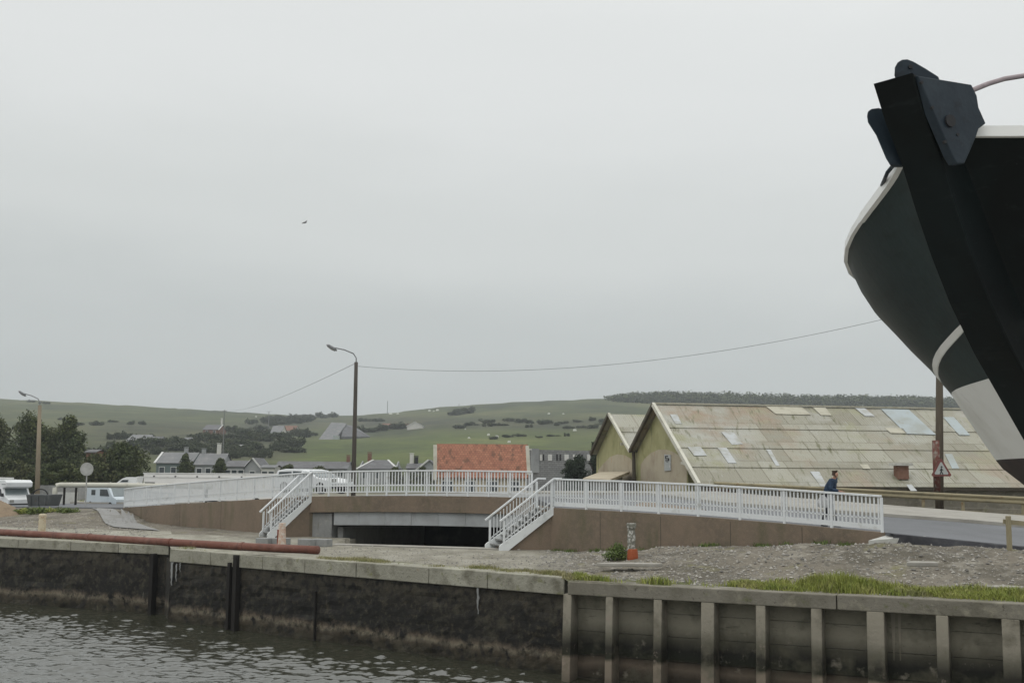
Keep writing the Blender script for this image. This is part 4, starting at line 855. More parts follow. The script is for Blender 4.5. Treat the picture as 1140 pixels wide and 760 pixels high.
tree('round_bush', 'small dark tree in front of the slate roofs above the white trailer', 'bush', 207, 504, 190, 24, M['leafdark'], 2500, .22, 9, taper=.6, z0=0)
tree('round_bush', 'small rounded bush between the two groups of slate roofs', 'bush', 246, 509, 190, 22, M['leafdark'], 2300, .22, 10, taper=.4, z0=0)
tree('conifer', 'dark pointed tree against the left side of the warehouse', 'tree', 662, 491, 108, 20, M['leafpine'], 3200, .13, 11, taper=.9, z0=0)
tree('round_bush', 'dark bush in front of the grey block building', 'bush', 644, 506, 106, 38, M['leafpine'], 4200, .13, 12, taper=.5, z0=0, trunk=False)
tree('round_bush', 'low dark bush beside the grey block building near the stairs', 'bush', 633, 511, 105, 24, M['leafpine'], 2600, .12, 13, taper=.4, z0=0, trunk=False)
for i, (px, py, wd) in enumerate(((322, 516, 26), (356, 518, 34), (470, 518, 30), (440, 519, 22))):
    tree('round_bush', ['low bush right of the small white building in the town', 'low hedge in the middle of the town roofs', 'low bush left of the orange roof', 'low bush beside the hipped roof'][i], 'bush', px, py, 200, wd, M['leafmid'], 1800, .25, 20+i, taper=.1, trunk=False, z0=0)
# hillside bushes: individual copies of a few crowns
protos = []; rb0 = random.Random(77)
for s in range(5):
    bl = [(rb0.uniform(-.75, .75), rb0.uniform(-.5, .5), rb0.uniform(.25, .65), rb0.uniform(.25, .42), .35, rb0.uniform(.25, .4)) for _ in range(11)]; protos.append(quads_mesh('hillside_bush', leaf_cloud(bl, 1100, .085, 60+s), M['leafhill']))
rb = random.Random(5); HB = 0
def hb(px, py, wpx, hpx, label, dark=False):
    global HB
    p = hit(px, py); s = wpx*1.25*p.y/F/2; o = bpy.data.objects.new('hillside_bush', rb.choice(protos)); C.objects.link(o); o.location = (p.x, p.y, p.z-.3); o.scale = (s, s, hpx*p.y/F); o.rotation_euler.z = rb.uniform(0, 6.28)
    tag(o, label, 'bush', 'bushes on the hillside'); HB += 1
def hedge(x0, y0, x1, y1, n, w_, h_, label, jy=2):
    for i in range(n):
        t = (i+.5)/n; hb(lerp(x0, x1, t)+rb.uniform(-3, 3), lerp(y0, y1, t)+rb.uniform(-jy, jy), w_*rb.uniform(.7, 1.4), h_*rb.uniform(.7, 1.5), label)
hedge(105, 505, 330, 492, 22, 22, 10, 'dark bush in the wooded belt above the left town roofs', 6)
hedge(170, 498, 320, 484, 16, 18, 9, 'bush on the upper side of the wooded belt at left', 5)
hedge(250, 510, 330, 500, 6, 20, 8, 'bush at the foot of the hill above the slate roofs', 3)
hedge(255, 480, 345, 466, 12, 16, 7, 'bush on the slope left of the steep grey roof', 4)
hedge(305, 468, 372, 465, 9, 14, 6, 'dark bush on the skyline above the hill houses', 1.5)
hedge(325, 486, 350, 484, 4, 14, 8, 'bush beside the houses left of the steep grey roof', 2)
hedge(398, 482, 455, 475, 9, 14, 7, 'bush in the row between the steep roof and the white gable', 1.5)
hedge(402, 470, 425, 469, 4, 9, 5, 'small bush on the slope right of the tall lamp post', 1)
hedge(500, 462, 525, 461, 4, 14, 7, 'bush in the dark clump high on the middle hill', 1)
hedge(520, 470, 690, 476, 13, 11, 5, 'low bush along the contour of the middle hill', 3)
hedge(540, 488, 640, 486, 6, 10, 4.5, 'low bush on the lower slope above the orange roof', 2)
hedge(120, 500, 330, 506, 16, 20, 9, 'scrubby bush at the lower edge of the wooded belt', 5)
hedge(500, 474, 700, 470, 12, 12, 4.5, 'low bush in the brown scrub on the middle hill', 4)
hedge(60, 470, 170, 474, 6, 12, 4, 'low bush high on the open left hill', 4)
hedge(115, 490, 165, 489, 4, 14, 8, 'bush beside the grey roofed hill houses at left', 2)
hedge(30, 447.5, 60, 450, 3, 6, 2.5, 'tiny bush on the left skyline', .5)
# wood on the right skyline: reads as one mass
bl = []; rw = random.Random(2)
for i in range(420):
    px = rw.uniform(676, 1330); py = 449 if px > 760 else lerp(444.5, 449, (px-676)/84); p = D(px, py, rw.uniform(985, 1045)); z = h1(p.x, p.y); hh = np.interp(px, [676, 700, 730, 800, 1200], [3, 7, 9.5, 10, 10])*rw.uniform(.88, 1.08)
    bl.append((p.x, p.y, z+hh*.35, rw.uniform(6, 11), 8, hh*.75))
me = quads_mesh('distant_wood', leaf_cloud(bl, 90000, 1.05, 4, .4), M['leafdark']); o = bpy.data.objects.new('distant_wood', me); C.objects.link(o); tag(o, 'long dark wood along the skyline behind the warehouse', 'wood', None, 'stuff')
# weeds at the orange footed post and by the left parking
bp_ = hit(688, 623, 28, 44)
me = quads_mesh('weed_clump', leaf_cloud([(0, 0, .2, .38, .3, .26), (.25, 0, .12, .3, .25, .18), (-.3, 0, .12, .22, .2, .16), (0, 0, .38, .22, .2, .2)], 1500, .035, 5, .2), M['weed']); o = bpy.data.objects.new('weed_clump', me); C.objects.link(o); o.location = bp_; tag(o, 'green weed clump left of the orange footed post', 'weeds')
for i, (px, py, wd, hh, lb) in enumerate(((40, 571, 1.5, .35, 'yellow green weeds in front of the dark skip'), (62, 571, 1.6, .4, 'weeds right of the dark skip behind the cream bollard'), (95, 565, 1.2, .8, 'dark green weeds at the foot of the round sign'), (24, 572, .9, .3, 'low weeds at the edge of the earth heap'))):
    p = hit(px, py, 46, 100); rn = random.Random(i); bl = [(rn.uniform(-wd, wd), rn.uniform(-.4, .4), hh*.3, rn.uniform(.25, .5), .3, hh*.6) for _ in range(8)]
    me = quads_mesh('weed_clump', leaf_cloud(bl, 1500, .06, 30+i, .2), M['weed' if i % 2 else 'grass']); o = bpy.data.objects.new('weed_clump', me); C.objects.link(o); o.location = (p.x, p.y, h1(p.x, p.y)); tag(o, lb, 'weeds')

# ------------------------------------------------------------------ houses
def house(name, label, px0, px1, py_r, py_e, d, kind='side', wm='housegrey', rm='slate', deep=7, chim=(), rot=0, verge=None, yb=None, win=3, cat='house', eave_px=None, inset=0):
    c0, c1 = D(px0, py_e, d), D(px1, py_e, d); x0, x1 = c0.x, c1.x; xm = (x0+x1)/2; W_ = (x1-x0); ze = c0.z; zr = D((px0+px1)/2, py_r, d+deep/2).z
    zb = min(h1(x0, d), h1(x1, d))-.6 if yb is None else yb; t_ = thing(name, label, cat, (xm, d, max(zb, h1(xm, d)-.1))); t_.rotation_euler.z = 0
    ca, sa = math.cos(rot), math.sin(rot); T_ = lambda x, y, z: Vector((xm+x*ca-y*sa, d+x*sa+y*ca, z)); h2 = W_/2
    wb_ = MB(); rb_ = MB(); ov = .25
    if kind == 'side':      # ridge parallel to the picture
        wb_.hexa([T_(-h2, 0, zb), T_(h2, 0, zb), T_(h2, deep, zb), T_(-h2, deep, zb)], [T_(-h2, 0, ze), T_(h2, 0, ze), T_(h2, deep, ze), T_(-h2, deep, ze)])
        for s in (-1, 1): wb_.hexa([T_(s*h2, 0, ze), T_(s*h2, deep, ze), T_(s*h2, deep/2, zr-.08)], [T_(s*(h2-.2), 0, ze), T_(s*(h2-.2), deep, ze), T_(s*(h2-.2), deep/2, zr-.08)])
        a, b, c_, e_ = T_(-h2-ov, -ov, ze-.1), T_(h2+ov, -ov, ze-.1), T_(h2+ov-inset, deep/2, zr), T_(-h2-ov+inset, deep/2, zr); a2, b2_ = T_(-h2-ov, deep+ov, ze-.1), T_(h2+ov, deep+ov, ze-.1)
        for q in ([a, b, c_, e_], [b2_, a2, e_, c_]):
            L_ = (q[1]-q[0]).length; S_ = (q[3]-q[0]).length; up_ = Vector((0, 0, .12))
            rb_.face([p+up_ for p in q], 0, [(0, 0), (L_, 0), (L_, S_), (0, S_)]); rb_.face([q[0], q[1], q[1]+up_, q[0]+up_], 0, [(0, 0), (L_, 0), (L_, .1), (0, .1)])
        if inset: rb_.face([p+Vector((0, 0, .12)) for p in (a2, a, e_)], 0, [(0, 0), (deep, 0), (deep/2, 3)]); rb_.face([p+Vector((0, 0, .12)) for p in (b, b2_, c_)], 0, [(0, 0), (deep, 0), (deep/2, 3)])
    else:                   # gable towards the camera
        dp = deep; zr = D((px0+px1)/2, py_r, d).z
        wb_.hexa([T_(-h2, 0, zb), T_(h2, 0, zb), T_(h2, 0, ze), T_(0, 0, zr-.08), T_(-h2, 0, ze)], [T_(-h2, dp, zb), T_(h2, dp, zb), T_(h2, dp, ze), T_(0, dp, zr-.08), T_(-h2, dp, ze)])
        for s in (-1, 1):
            q = [T_(s*(h2+ov), -ov, ze-.15), T_(s*(h2+ov), dp+ov, ze-.15), T_(0, dp+ov, zr), T_(0, -ov, zr)]; rb_.hexa(q, [p+Vector((0, 0, .14)) for p in q])
    wb_.build('wall', M[wm], t_); rf = rb_.build('roof', M[rm], t_)
    if verge:
        for s in ((-1, 1) if verge == 2 else (verge,)):
            mb = MB()
            if kind == 'side': mb.bar(T_(s*(h2+ov), -ov-.05, ze-.02), T_(s*(h2+ov-inset), deep/2, zr+.12), .35, .2)
            else: mb.bar(T_(s*(h2+ov), -ov-.03, ze-.1), T_(0, -ov-.03, zr+.08), .12, .28)
            mb.build('verge_board', M['trim'], t_)
    for (u, hh, mm) in chim:
        mb = MB(); y_ = deep/2 if kind == 'side' else deep*.3; p = T_(u*h2, y_, zr+hh/2-.3); mb.box(p, (.7, .6, hh+.7), rot); mb.box(p+Vector((0, 0, hh/2+.5)), (.8, .7, .12), rot); mb.build('chimney', M[mm], rf)
    for k in range(win):
        x = -h2+W_*(k+.5)/win; zc = (max(zb, h1(xm, d))+ze)/2+.2; f = MB(); f.box(T_(x, -.03, zc), (1.1, .08, 1.3), rot); fo = f.build('window', M['trim'], t_); g_ = MB(); g_.box(T_(x, -.06, zc), (.9, .08, 1.1), rot); g_.build('pane', M['glass'], fo)
    return t_
house('house', 'teal walled house with pale slate roof and white verge above the white trailer', 174, 213, 504, 515, 215, wm='houseteal', rm='slatelight', deep=9, verge=-1, chim=((.3, .9, 'housegrey'),))
house('house', 'grey house with tall white chimney above the white trailer', 217, 247, 505, 517, 212, wm='housegrey', rm='slatelight', deep=8, chim=((.35, 1.8, 'housewhite'), (-.8, .8, 'housegrey')))
house('house', 'low slate roofed house with a white edged gable right of the rounded bush', 250, 272, 513, 519, 208, rm='slate', deep=8, verge=1)
house('house', 'small steep slate roof with white verge in the row above the left ramp', 272, 290, 510, 521, 205, kind='gable', rm='slate', deep=9, verge=1, wm='housegrey', win=1)
house('house', 'small white walled building in the middle of the town roofs', 291, 306, 518, 520, 200, wm='housewhite', rm='slatelight', deep=5, win=2)
house('house', 'long low grey slate roof stretching between the white building and the tall lamp post', 306, 386, 514, 521, 222, rm='slate', deep=9, chim=((.95, 1.2, 'brick'),), win=6)
house('house', 'slate hipped roof with pale hip lines right of the tall lamp post', 399, 441, 512.5, 521.5, 204, rm='slate', deep=10, inset=2.3, verge=2, chim=((-.6, 1.3, 'brick'),))
house('house', 'narrow house with white chimney and dark roof left of the orange roof', 453, 470, 516, 521, 203, rm='slate', deep=7, chim=((-.6, 1.7, 'housewhite'), (.0, 1.2, 'black')), win=1)
house('house', 'slate gable with pale verge touching the left end of the orange roof', 464, 490, 512, 523, 200, kind='gable', rm='slate', deep=8, verge=-1, wm='housegrey', win=1)
OR = house('house', 'building with a large bright orange clay tile roof and cream verges', 486, 585, 495.5, 531, 104, wm='cream', rm='tile', deep=6.2, yb=-.2, win=4)
for px, y0_, y1_ in ((484.5, 495, 534), (587, 496, 528)):
    mb = MB(); a, b = D(px, y0_, 103.4), D(px+(1.8 if px > 500 else 0), y1_, 103.2); mb.bar(a, b, .32, .3, side=(1, 0, 0)); mb.build('verge_post', M['verge'], OR)
mb = MB(); mb.bar(D(586.5, 500, 103.6), D(592, 500, 103.6), .1, .12); mb.build('gutter_end', M['trim'], OR)
# grey block building
GB = thing('block_building', 'unfinished grey block building with white window openings left of the warehouse', 'building', tuple(D(625, 525, 125)))
a, b = D(590, 500, 122), D(664, 501, 128); GBx, GBy = (a+b)/2, 0; mb = MB(); d_ = (b-a); L_ = Vector((d_.x, d_.y, 0)).length; u = Vector((d_.x, d_.y, 0)).normalized(); n_ = Vector((-u.y, u.x, 0)); zt = a.z
for (s0, s1, o0, o1) in ((0, L_, 0, 6),):
    p = [a+u*s0+n_*o0, a+u*s1+n_*o0, a+u*s1+n_*o1, a+u*s0+n_*o1]; ring = [Vector((q.x, q.y, -.3)) for q in p]; tp_ = [Vector((q.x, q.y, zt)) for q in p]
    for i in range(4):
        j = (i+1) % 4; ll = (p[j]-p[i]).length; mb.face([ring[i], ring[j], tp_[j], tp_[i]], 0, [(0, 0), (ll, 0), (ll, zt+.3), (0, zt+.3)])
    mb.face(tp_, 0, [(0, 0), (L_, 0), (L_, 6), (0, 6)])
mb.build('wall', M['block'], GB)
for px, wpx, mm in ((602, 3.5, 'trim'), (604.8, 1.6, 'black'), (612, 5.5, 'trim'), (620, 1.7, 'black'), (623.6, 1.7, 'black'), (630.5, 6, 'trim'), (640, 6, 'trim'), (648, 2, 'black'), (655, 4, 'trim')):
    kk = ray(px, 509).x/ray(px, 509).y; t = (kk*a.y-a.x)/((b.x-a.x)-kk*(b.y-a.y)); p = a.lerp(b, t); zc = zat(px, 509, p.y); q = MB(); q.box((p.x, p.y, zc), (wpx*p.y/F, .12, .68), math.atan2(d_.y, d_.x)); q.build('window', M[mm], GB)
mb = MB(); mb.box(a+u*.6-n_*.1+Vector((0, 0, -1.2)), (1.0, .25, 2.6), math.atan2(d_.y, d_.x)); mb.build('corner_pier', M['housegrey'], GB)
# hill houses
def hillhouse(label, px0, px1, py_r, py_e, py_b, **kw):
    p = hit((px0+px1)/2, py_b); return house('house', label, px0, px1, py_r, py_e, p.y, **kw)
hillhouse('grey roofed farmhouse on the wooded slope above the dark bushes', 141, 163, 484, 490, 493, rm='slatelight', deep=14, win=3)
hillhouse('second grey roof beside the farmhouse on the wooded slope', 160, 176, 486, 492, 495, rm='slate', deep=12, win=2)
hillhouse('slate house with a bright white gable end high in the wooded belt', 226, 243, 473, 478, 484, rm='slate', deep=14, wm='brick', verge=1, win=2, chim=((.9, 3, 'housewhite'),))
hillhouse('small white fronted house low in the wooded belt', 186, 198, 492, 494, 497, wm='housewhite', rm='slatelight', deep=10, win=2)
hillhouse('pale house with sloping light roof left of the steep grey roof', 301, 313, 474, 482, 486, rm='slatelight', deep=14, wm='housewhite', win=1)
hillhouse('brown roofed house beside the pale one on the hillside', 312, 328, 474, 479, 484, rm='brick', deep=14, wm='housewhite', win=2)
hillhouse('tiny white house between bushes left of the white gabled slate house', 203, 211, 487, 489, 492, wm='housewhite', rm='slate', deep=9, win=1)
hillhouse('tiny pale house low in the scrub above the town bushes', 262, 271, 495, 497, 500, wm='housewhite', rm='slatelight', deep=9, win=1)
hillhouse('small pale house above the broad dark bush mass', 119, 130, 495, 498, 501, wm='housewhite', rm='slate', deep=10, win=2)
p = hit(372, 489); d = p.y
AF = thing('barn', 'large building with a steep pale grey roof slope on the hillside', 'barn', tuple(p)); mb = MB()
q = [D(354.5, 489, d), D(373, 489, d), D(386, 471, d+18), D(369, 470, d+18)]; mb.hexa([p_-Vector((0, 0, 1.2)) for p_ in q], q); mb.build('roof', M['slatelight'], AF)
mb = MB(); q = [D(373, 489.5, d), D(398, 485, d+30), D(398, 483, d+30), D(382, 471.5, d+18)]; mb.hexa(q, [p_+Vector((0, 8, 0)) for p_ in q]); mb.build('gable_wall', M['darkverge'], AF)
mb = MB(); q = [D(383, 472, d+18), D(394, 474, d+30), D(412, 485.5, d+22), D(380, 486, d+4)]; mb.hexa([p_-Vector((0, 0, 1)) for p_ in q], q); mb.build('rear_roof', M['slate'], AF)
mb = MB(); mb.box(D(374.5, 487.5, d-1), (3, 1, 2.6)); mb.build('doorway', M['sheetblue'], AF)
hillhouse('small building with a bright white gable on the hillside', 453, 471, 469.5, 474, 477.5, kind='gable', wm='housewhite', rm='slate', deep=12, win=0, verge=2)
hillhouse('low brown roofed building left of the white gable on the hill', 425, 454, 471.5, 474, 477, rm='brick', deep=10, wm='housegrey', win=3)
house('house', 'small red brick house behind the round sign among the trees', 96, 106, 501, 503, 150, wm='brick', rm='slate', deep=4, win=1)
# chalk outcrops
for i, (px, py, wd) in enumerate(((522, 488, 4), (544, 484.5, 5), (553, 486.5, 5), (567, 492.5, 5.5), (611, 460.8, 4), (640, 479.5, 5), (627, 461, 3), (487, 457, 5), (478, 457.5, 4), (435, 461, 5), (443, 460.8, 3.5), (483, 458, 3), (304, 503, 3), (518, 478, 2.5), (285, 464, 3))):
    p = hit(px, py); s = wd*p.y/F; mb = MB(); rn = random.Random(i); n = 9
    ring = [p+Vector((math.cos(6.283*k/n)*s*.5*rn.uniform(.7, 1.2), math.sin(6.283*k/n)*s*.6, -.5)) for k in range(n)]; topr = [p+(q_-p)*.55+Vector((0, 0, s*.28+.5)) for q_ in ring]; mb.hexa(ring, topr)
    tag(mb.build('chalk_outcrop', M['chalk'], None, origin=tuple(p)), 'small white chalk patch on the grassy hillside', 'chalk patch', 'white chalk patches on the hillside')

# ------------------------------------------------------------------ warehouse
WD = thing('warehouse', 'twin gabled warehouse with ochre green walls and a long patched corrugated roof', 'warehouse', tuple(D(787, 545, 68)))
rd = Vector((.985, .17, 0)); gd = Vector((.17, -.985, 0))
apex2 = D(735, 451, 77); eave2 = D(786.5, 541, 68)
zr_, ze_ = apex2.z, eave2.z
# gable line
def gpt(px, py, ref=apex2):
    """point on the gable plane through apex2, spanned by gd and up"""
    v = ray(px, py); n = Vector((gd.y, -gd.x, 0)); t = (ref-Vector((0, 0, EYE))).dot(n)/v.dot(n); return Vector((0, 0, EYE))+v*t
valley = gpt(708.5, 503); apex1 = gpt(684.5, 461.5); eave1 = gpt(664, 506); eave2 = gpt(787, 541)
slope_dir = eave2-apex2
LEN = 46
base_z = .2
def wallface(name, pts, m, th=.25):
    mb = MB(); n = rd*th; mb.hexa([p for p in pts], [p+n for p in pts]); return mb.build(name, m, WD)
g0 = lambda p, z: Vector((p.x, p.y, z))
inb = gpt(768.5, 541); # wall corner is set in from the eave
fe = 0
roof_at = lambda p: None
def on_slope(a, b, px):   # point on line a-b seen at px
    k = ray(px, 500).x/ray(px, 500).y; t = (k*a.y-a.x)/((b.x-a.x)-k*(b.y-a.y)); return a.lerp(b, t)
wc = on_slope(apex2, eave2, 766)
wallface('gable_wall', [g0(valley, base_z), g0(wc, base_z), wc-Vector((0, 0, .12)), apex2-Vector((0, 0, .12)), valley-Vector((0, 0, .12))], M['yelpaint'])
wallface('gable_wall', [g0(eave1, base_z), g0(valley, base_z), valley-Vector((0, 0, .12)), apex1-Vector((0, 0, .12)), eave1-Vector((0, 0, .12))], M['yelpaint'])
# recessed lean-to end wall
mb = MB(); q = [g0(wc, base_z), g0(eave2, base_z), eave2-Vector((0, 0, .2)), wc-Vector((0, 0, .15))]; q = [p+rd*1.2 for p in q]; mb.hexa(q, [p+rd*.2 for p in q]); mb.build('side_wall', M['brick'], WD)
mb = MB(); mb.hexa([g0(wc, base_z), g0(wc, base_z)+rd*LEN, g0(wc, base_z)+rd*LEN-gd*.2, g0(wc, base_z)-gd*.2], [wc-Vector((0, 0, .1)), wc+rd*LEN-Vector((0, 0, .1)), wc+rd*LEN-gd*.2-Vector((0, 0, .1)), wc-gd*.2-Vector((0, 0, .1))]); mb.build('side_wall', M['yelpaint'], WD)
mb = MB(); E2 = eave2-gd*.35; mb.hexa([g0(E2, base_z)+rd*1.3, g0(E2, base_z)+rd*LEN, g0(E2, base_z)+rd*LEN-gd*.2, g0(E2, base_z)+rd*1.3-gd*.2], [g0(E2, ze_-.1)+rd*1.3, g0(E2, ze_-.1)+rd*LEN, g0(E2, ze_-.1)+rd*LEN-gd*.2, g0(E2, ze_-.1)+rd*1.3-gd*.2]); mb.build('side_wall', M['capbeam'], WD)
# cream arched patches on the gables
def arch(pxs):
    o = -rd*.004; pts = [gpt(x, y)+o for x, y in pxs]; pts = [p for p in pts]; mb = MB(); mb.hexa(pts, [p-rd*.012 for p in pts]); mb.build('cream_render', M['cream'], WD)
arch([(713.5, 545), (764.8, 545), (764.8, 521), (762, 514), (757, 507.5), (750, 503), (742, 500.3), (733, 500.3), (725, 504), (718, 510), (713.5, 517)])
arch([(666, 545), (707, 545), (707, 517), (702, 510), (696, 506.5), (687, 505.5), (679, 508.5), (671, 517), (666, 523)])
# roofs: four rows of sheets, each lapped over the one below
def roofslab(a, b, name='roof', rows=4, over=.45, L=LEN, m='sheet'):
    """a ridge point, b eave point on the gable plane"""
    sd_ = (b-a); n = rd.cross(sd_.normalized()); n = n if n.z > 0 else -n; mb = MB(); A = a-rd*over; sl = sd_.length
    cuts = [0, .31, .56, .79, 1.0] if rows == 4 else [0, .5, 1.0]
    for i in range(len(cuts)-1):
        p0, p1 = A+sd_*(cuts[i]-(.0 if i == 0 else .008)), A+sd_*(cuts[i+1]+.012); l0 = n*(.06), ; t0, t1 = n*(.05), n*(.11)
        P_ = [p1+t1, p1+t1+rd*L, p0+t0+rd*L, p0+t0]; uv = [(0, -cuts[i+1]*sl), (L, -cuts[i+1]*sl), (L, -cuts[i]*sl), (0, -cuts[i]*sl)]
        mb.face(P_, 0, uv); lo = [p-n*.06 for p in P_]; mb.face(lo[::-1], 0, uv[::-1])
        for j in range(4): k = (j+1) % 4; mb.face([lo[j], lo[k], P_[k], P_[j]], 0, [(0, 0), (.1, 0), (.1, .05), (0, .05)])
    return mb.build(name, M[m], WD)
eaveF = eave2
main_roof = roofslab(apex2, eaveF); roofslab(apex2, valley, rows=2); roofslab(apex1, valley, rows=2); roofslab(apex1, eave1, rows=2)
nR = rd.cross((eave2-apex2).normalized()); nR = nR if nR.z > 0 else -nR
def rp(px, py, off=.13):
    v = ray(px, py); r0 = apex2+nR*off; t = (r0-Vector((0, 0, EYE))).dot(nR)/v.dot(nR); return Vector((0, 0, EYE))+v*t
for pts, mm in (([(853, 452.2), (893, 453), (903, 461.5), (864, 460.5)], 'sheetcream'), ([(905, 453.2), (919, 453.5), (926, 462), (914, 461.8)], 'sheetcream'), ([(952, 454), (963, 454.3), (974, 463), (963, 462.8)], 'sheetpale'),
                ([(981, 455), (1012, 455.8), (1042, 483.5), (1009, 482.5)], 'sheetblue'), ([(803, 480.5), (817, 481), (827, 494), (815, 494.5)], 'sheetpale'), ([(765.5, 497), (780, 497), (787, 506.5), (773, 506.8)], 'sheetpale'),
                ([(799, 498), (809, 498.3), (820, 515), (811, 515)], 'sheetpale'), ([(746, 461), (754, 461), (759, 471.5), (752, 471.5)], 'sheetpale'), ([(902, 524.5), (912, 524.6), (921, 541), (914, 541)], 'sheetpale'),
                ([(957, 516.5), (966, 516.7), (969, 521.5), (961, 521.3)], 'sheetcream'), ([(985, 476), (1005, 476.5), (1010, 482), (992, 481.8)], 'sheetcream'), ([(1009, 539), (1015, 539), (1021, 546), (1014, 546)], 'sheetpale'),
                ([(1050, 464), (1062, 464), (1080, 484), (1068, 484)], 'sheetblue'), ([(853, 500), (858, 500.3), (868, 518), (864, 518)], 'sheetpale'), ([(1052, 505), (1060, 505), (1068, 521), (1060, 521)], 'sheetblue')):
    mb = MB(); q = [rp(*p) for p in pts]; q2 = [p-nR*.02 for p in q]; mb.hexa(q2[::-1], q[::-1]); mb.build('roof_sheet', M[mm], WD)
def vbar(a, b, m, w_=.18, h_=.22, name='verge', off=-rd*.5):
    mb = MB(); mb.bar(a+off+Vector((0, 0, .06)), b+off+Vector((0, 0, .06)), w_, h_, side=rd); mb.build(name, M[m], WD)
vbar(apex2, eave2, 'verge', .2, .30); vbar(apex1, valley, 'verge'); vbar(apex2, valley, 'darkverge', h_=.26); vbar(apex1, eave1, 'darkverge', h_=.26)
mb = MB(); mb.bar(eave2-rd*.4+Vector((0, 0, -.06)), eave2+rd*LEN+Vector((0, 0, -.06)), .18, .22); mb.build('gutter', M['darkverge'], WD)
mb = MB(); mb.bar(gpt(765, 515)-rd*.35, gpt(774, 517.5)-rd*.35, .16, .16); mb.build('gutter_end', M['verge'], WD)
mb = MB(); mb.tube([gpt(709, 503)-rd*.25, gpt(710, 545)-rd*.25], .13, 8); mb.build('drainpipe', M['darkverge'], WD)
mb = MB(); mb.box(gpt(697, 494)-rd*.2, (.45, .3, .2), 0); mb.build('wall_lamp', M['verge'], WD)
# sign board
mb = MB(); q = [gpt(740.6, 524), gpt(747.6, 523.5), gpt(747.6, 506), gpt(740.6, 505.5)]; q = [p-rd*.03 for p in q]; mb.hexa(q, [p-rd*.04 for p in q]); sg = mb.build('sign_board', M['signwhite'], WD)
mb = MB()
def gq(x0, y0, x1, y1): q = [gpt(x0, y1), gpt(x1, y1), gpt(x1, y0), gpt(x0, y0)]; q = [p-rd*.075 for p in q]; mb.hexa(q, [p-rd*.006 for p in q])
gq(741.6, 507, 745, 508.2); gq(741.6, 508, 742.8, 510.2); gq(741.8, 509.6, 746, 510.8); gq(744.8, 510.2, 746.3, 512.6); gq(741.8, 511.8, 745.6, 513); gq(743, 513.8, 745, 514.3)
mb.build('emblem', M['black'], sg)
# brick vent with white cap on the roof
c = rp(1003.5, 531); mb = MB(); mb.box(c+Vector((0, 0, .3)), (.7, .6, .85), math.atan2(rd.y, rd.x)); vt = mb.build('roof_vent', M['brick'], WD); mb = MB(); mb.box(c+Vector((0, 0, .80)), (1.1, .95, .16), math.atan2(rd.y, rd.x)); mb.build('vent_cap', M['slab'], vt)
mb = MB(); mb.bar(apex2-rd*.45+Vector((0, 0, .13)), apex2+rd*LEN+Vector((0, 0, .13)), .3, .1); mb.build('ridge_cap', M['sheetcream'], WD)
# pale roofed lean-to in front of the first gable
LT = thing('lean_to_shed', 'low shed with a pale flat roof in front of the left warehouse gable', 'shed', tuple(D(676, 540, 80)))
q = [D(649, 532, 76), D(679, 533.5, 73), D(701, 524.5, 84), D(668, 525, 90)]; mb = MB(); mb.hexa([p-Vector((0, 0, .18)) for p in q], q); mb.build('roof', M['cream'], LT)
q2 = [q[0]+Vector((.6, .6, 0)), q[1]+Vector((-.3, .5, 0)), q[2]+Vector((-.6, -.6, 0)), q[3]+Vector((.4, -.6, 0))]; mb = MB(); mb.hexa([g0(p, -.1) for p in q2], [p-Vector((0, 0, .19)) for p in q2]); mb.build('wall', M['housegrey'], LT)

# ------------------------------------------------------------------ lamp posts, pole, wires
def lamp(label, px_b, px_t, py_t, d, headx, heady, m, r0, r1, elbow=None):
    top_ = D(px_t, py_t, d); b = Vector((D(px_b, 540, d).x, d, 0)); b.z = max(h1(b.x, b.y), 0); t_ = thing('street_lamp', label, 'street lamp', tuple(b)); mb = MB()
    mb.tube([b-Vector((0, 0, .3)), b.lerp(top_, .5), top_], [r0, (r0+r1)/2, r1], 12); mb.build('pole', m, t_, smooth=True)
    hd = D(headx, heady, d-.5); ar = [top_-Vector((0, 0, .5)), top_+Vector((0, 0, .25)), top_.lerp(hd, .12)+Vector((0, 0, .42)), top_.lerp(hd, .5)+Vector((0, 0, .32)), hd+Vector((.15, 0, 0))]
    mb = MB(); mb.tube(ar, .035, 8); mb.build('arm', M['metal'], t_, smooth=True)
    dr = (hd-top_).normalized(); mb = MB(); s_3 = hd-dr*.35; ps_ = [s_3, s_3+dr*.12, s_3+dr*.35, s_3+dr*.62, s_3+dr*.72]; mb.tube(ps_, [.04, .08, .11, .09, .03], 10); hh = mb.build('lamp_head', M['metal'], t_, smooth=True)
    mb = MB(); mb.tube([p-Vector((0, 0, .05)) for p in ps_[1:4]], [.06, .09, .06], 10); mb.build('lens', M['lens'], hh, smooth=True)
    return top_
LT1 = lamp('tall dark street lamp rising behind the bridge railing', 393.5, 396.5, 403, 68, 369.5, 387, M['lampwood'], .15, .11)
lamp('pale concrete street lamp at far left in front of the trees', 42.3, 44.3, 451, 92, 25, 438, M['lampconc'], .21, .14)
pt_ = D(1046, 336, 54.5); pb_ = Vector((D(1045, 560, 54.5).x, 54.5, .8)); PO = thing('utility_pole', 'wooden utility pole with red and white painted band behind the guard rail', 'utility pole', tuple(pb_))
mb = MB(); mb.tube([pb_-Vector((0, 0, .4)), pb_.lerp(pt_, .5), pt_], [.2, .175, .14], 12); mb.build('pole', M['polewood'], PO, smooth=True)
za, zb_ = zat(1045, 547, 54.5), zat(1045, 490, 54.5); mb = MB()
rp_ = mat('flaked_red_band', (.13, .045, .035), .8, [((.22, .19, .16), 5, .50, .62), ((.12, .09, .06), 5, .56, .66, (1, 1, .4))])
mb.tube([Vector((pb_.x-.02, pb_.y-.01, za)), Vector((pb_.x-.02, pb_.y-.01, zb_))], [.194, .188], 12); mb.build('painted_band', rp_, PO, smooth=True)
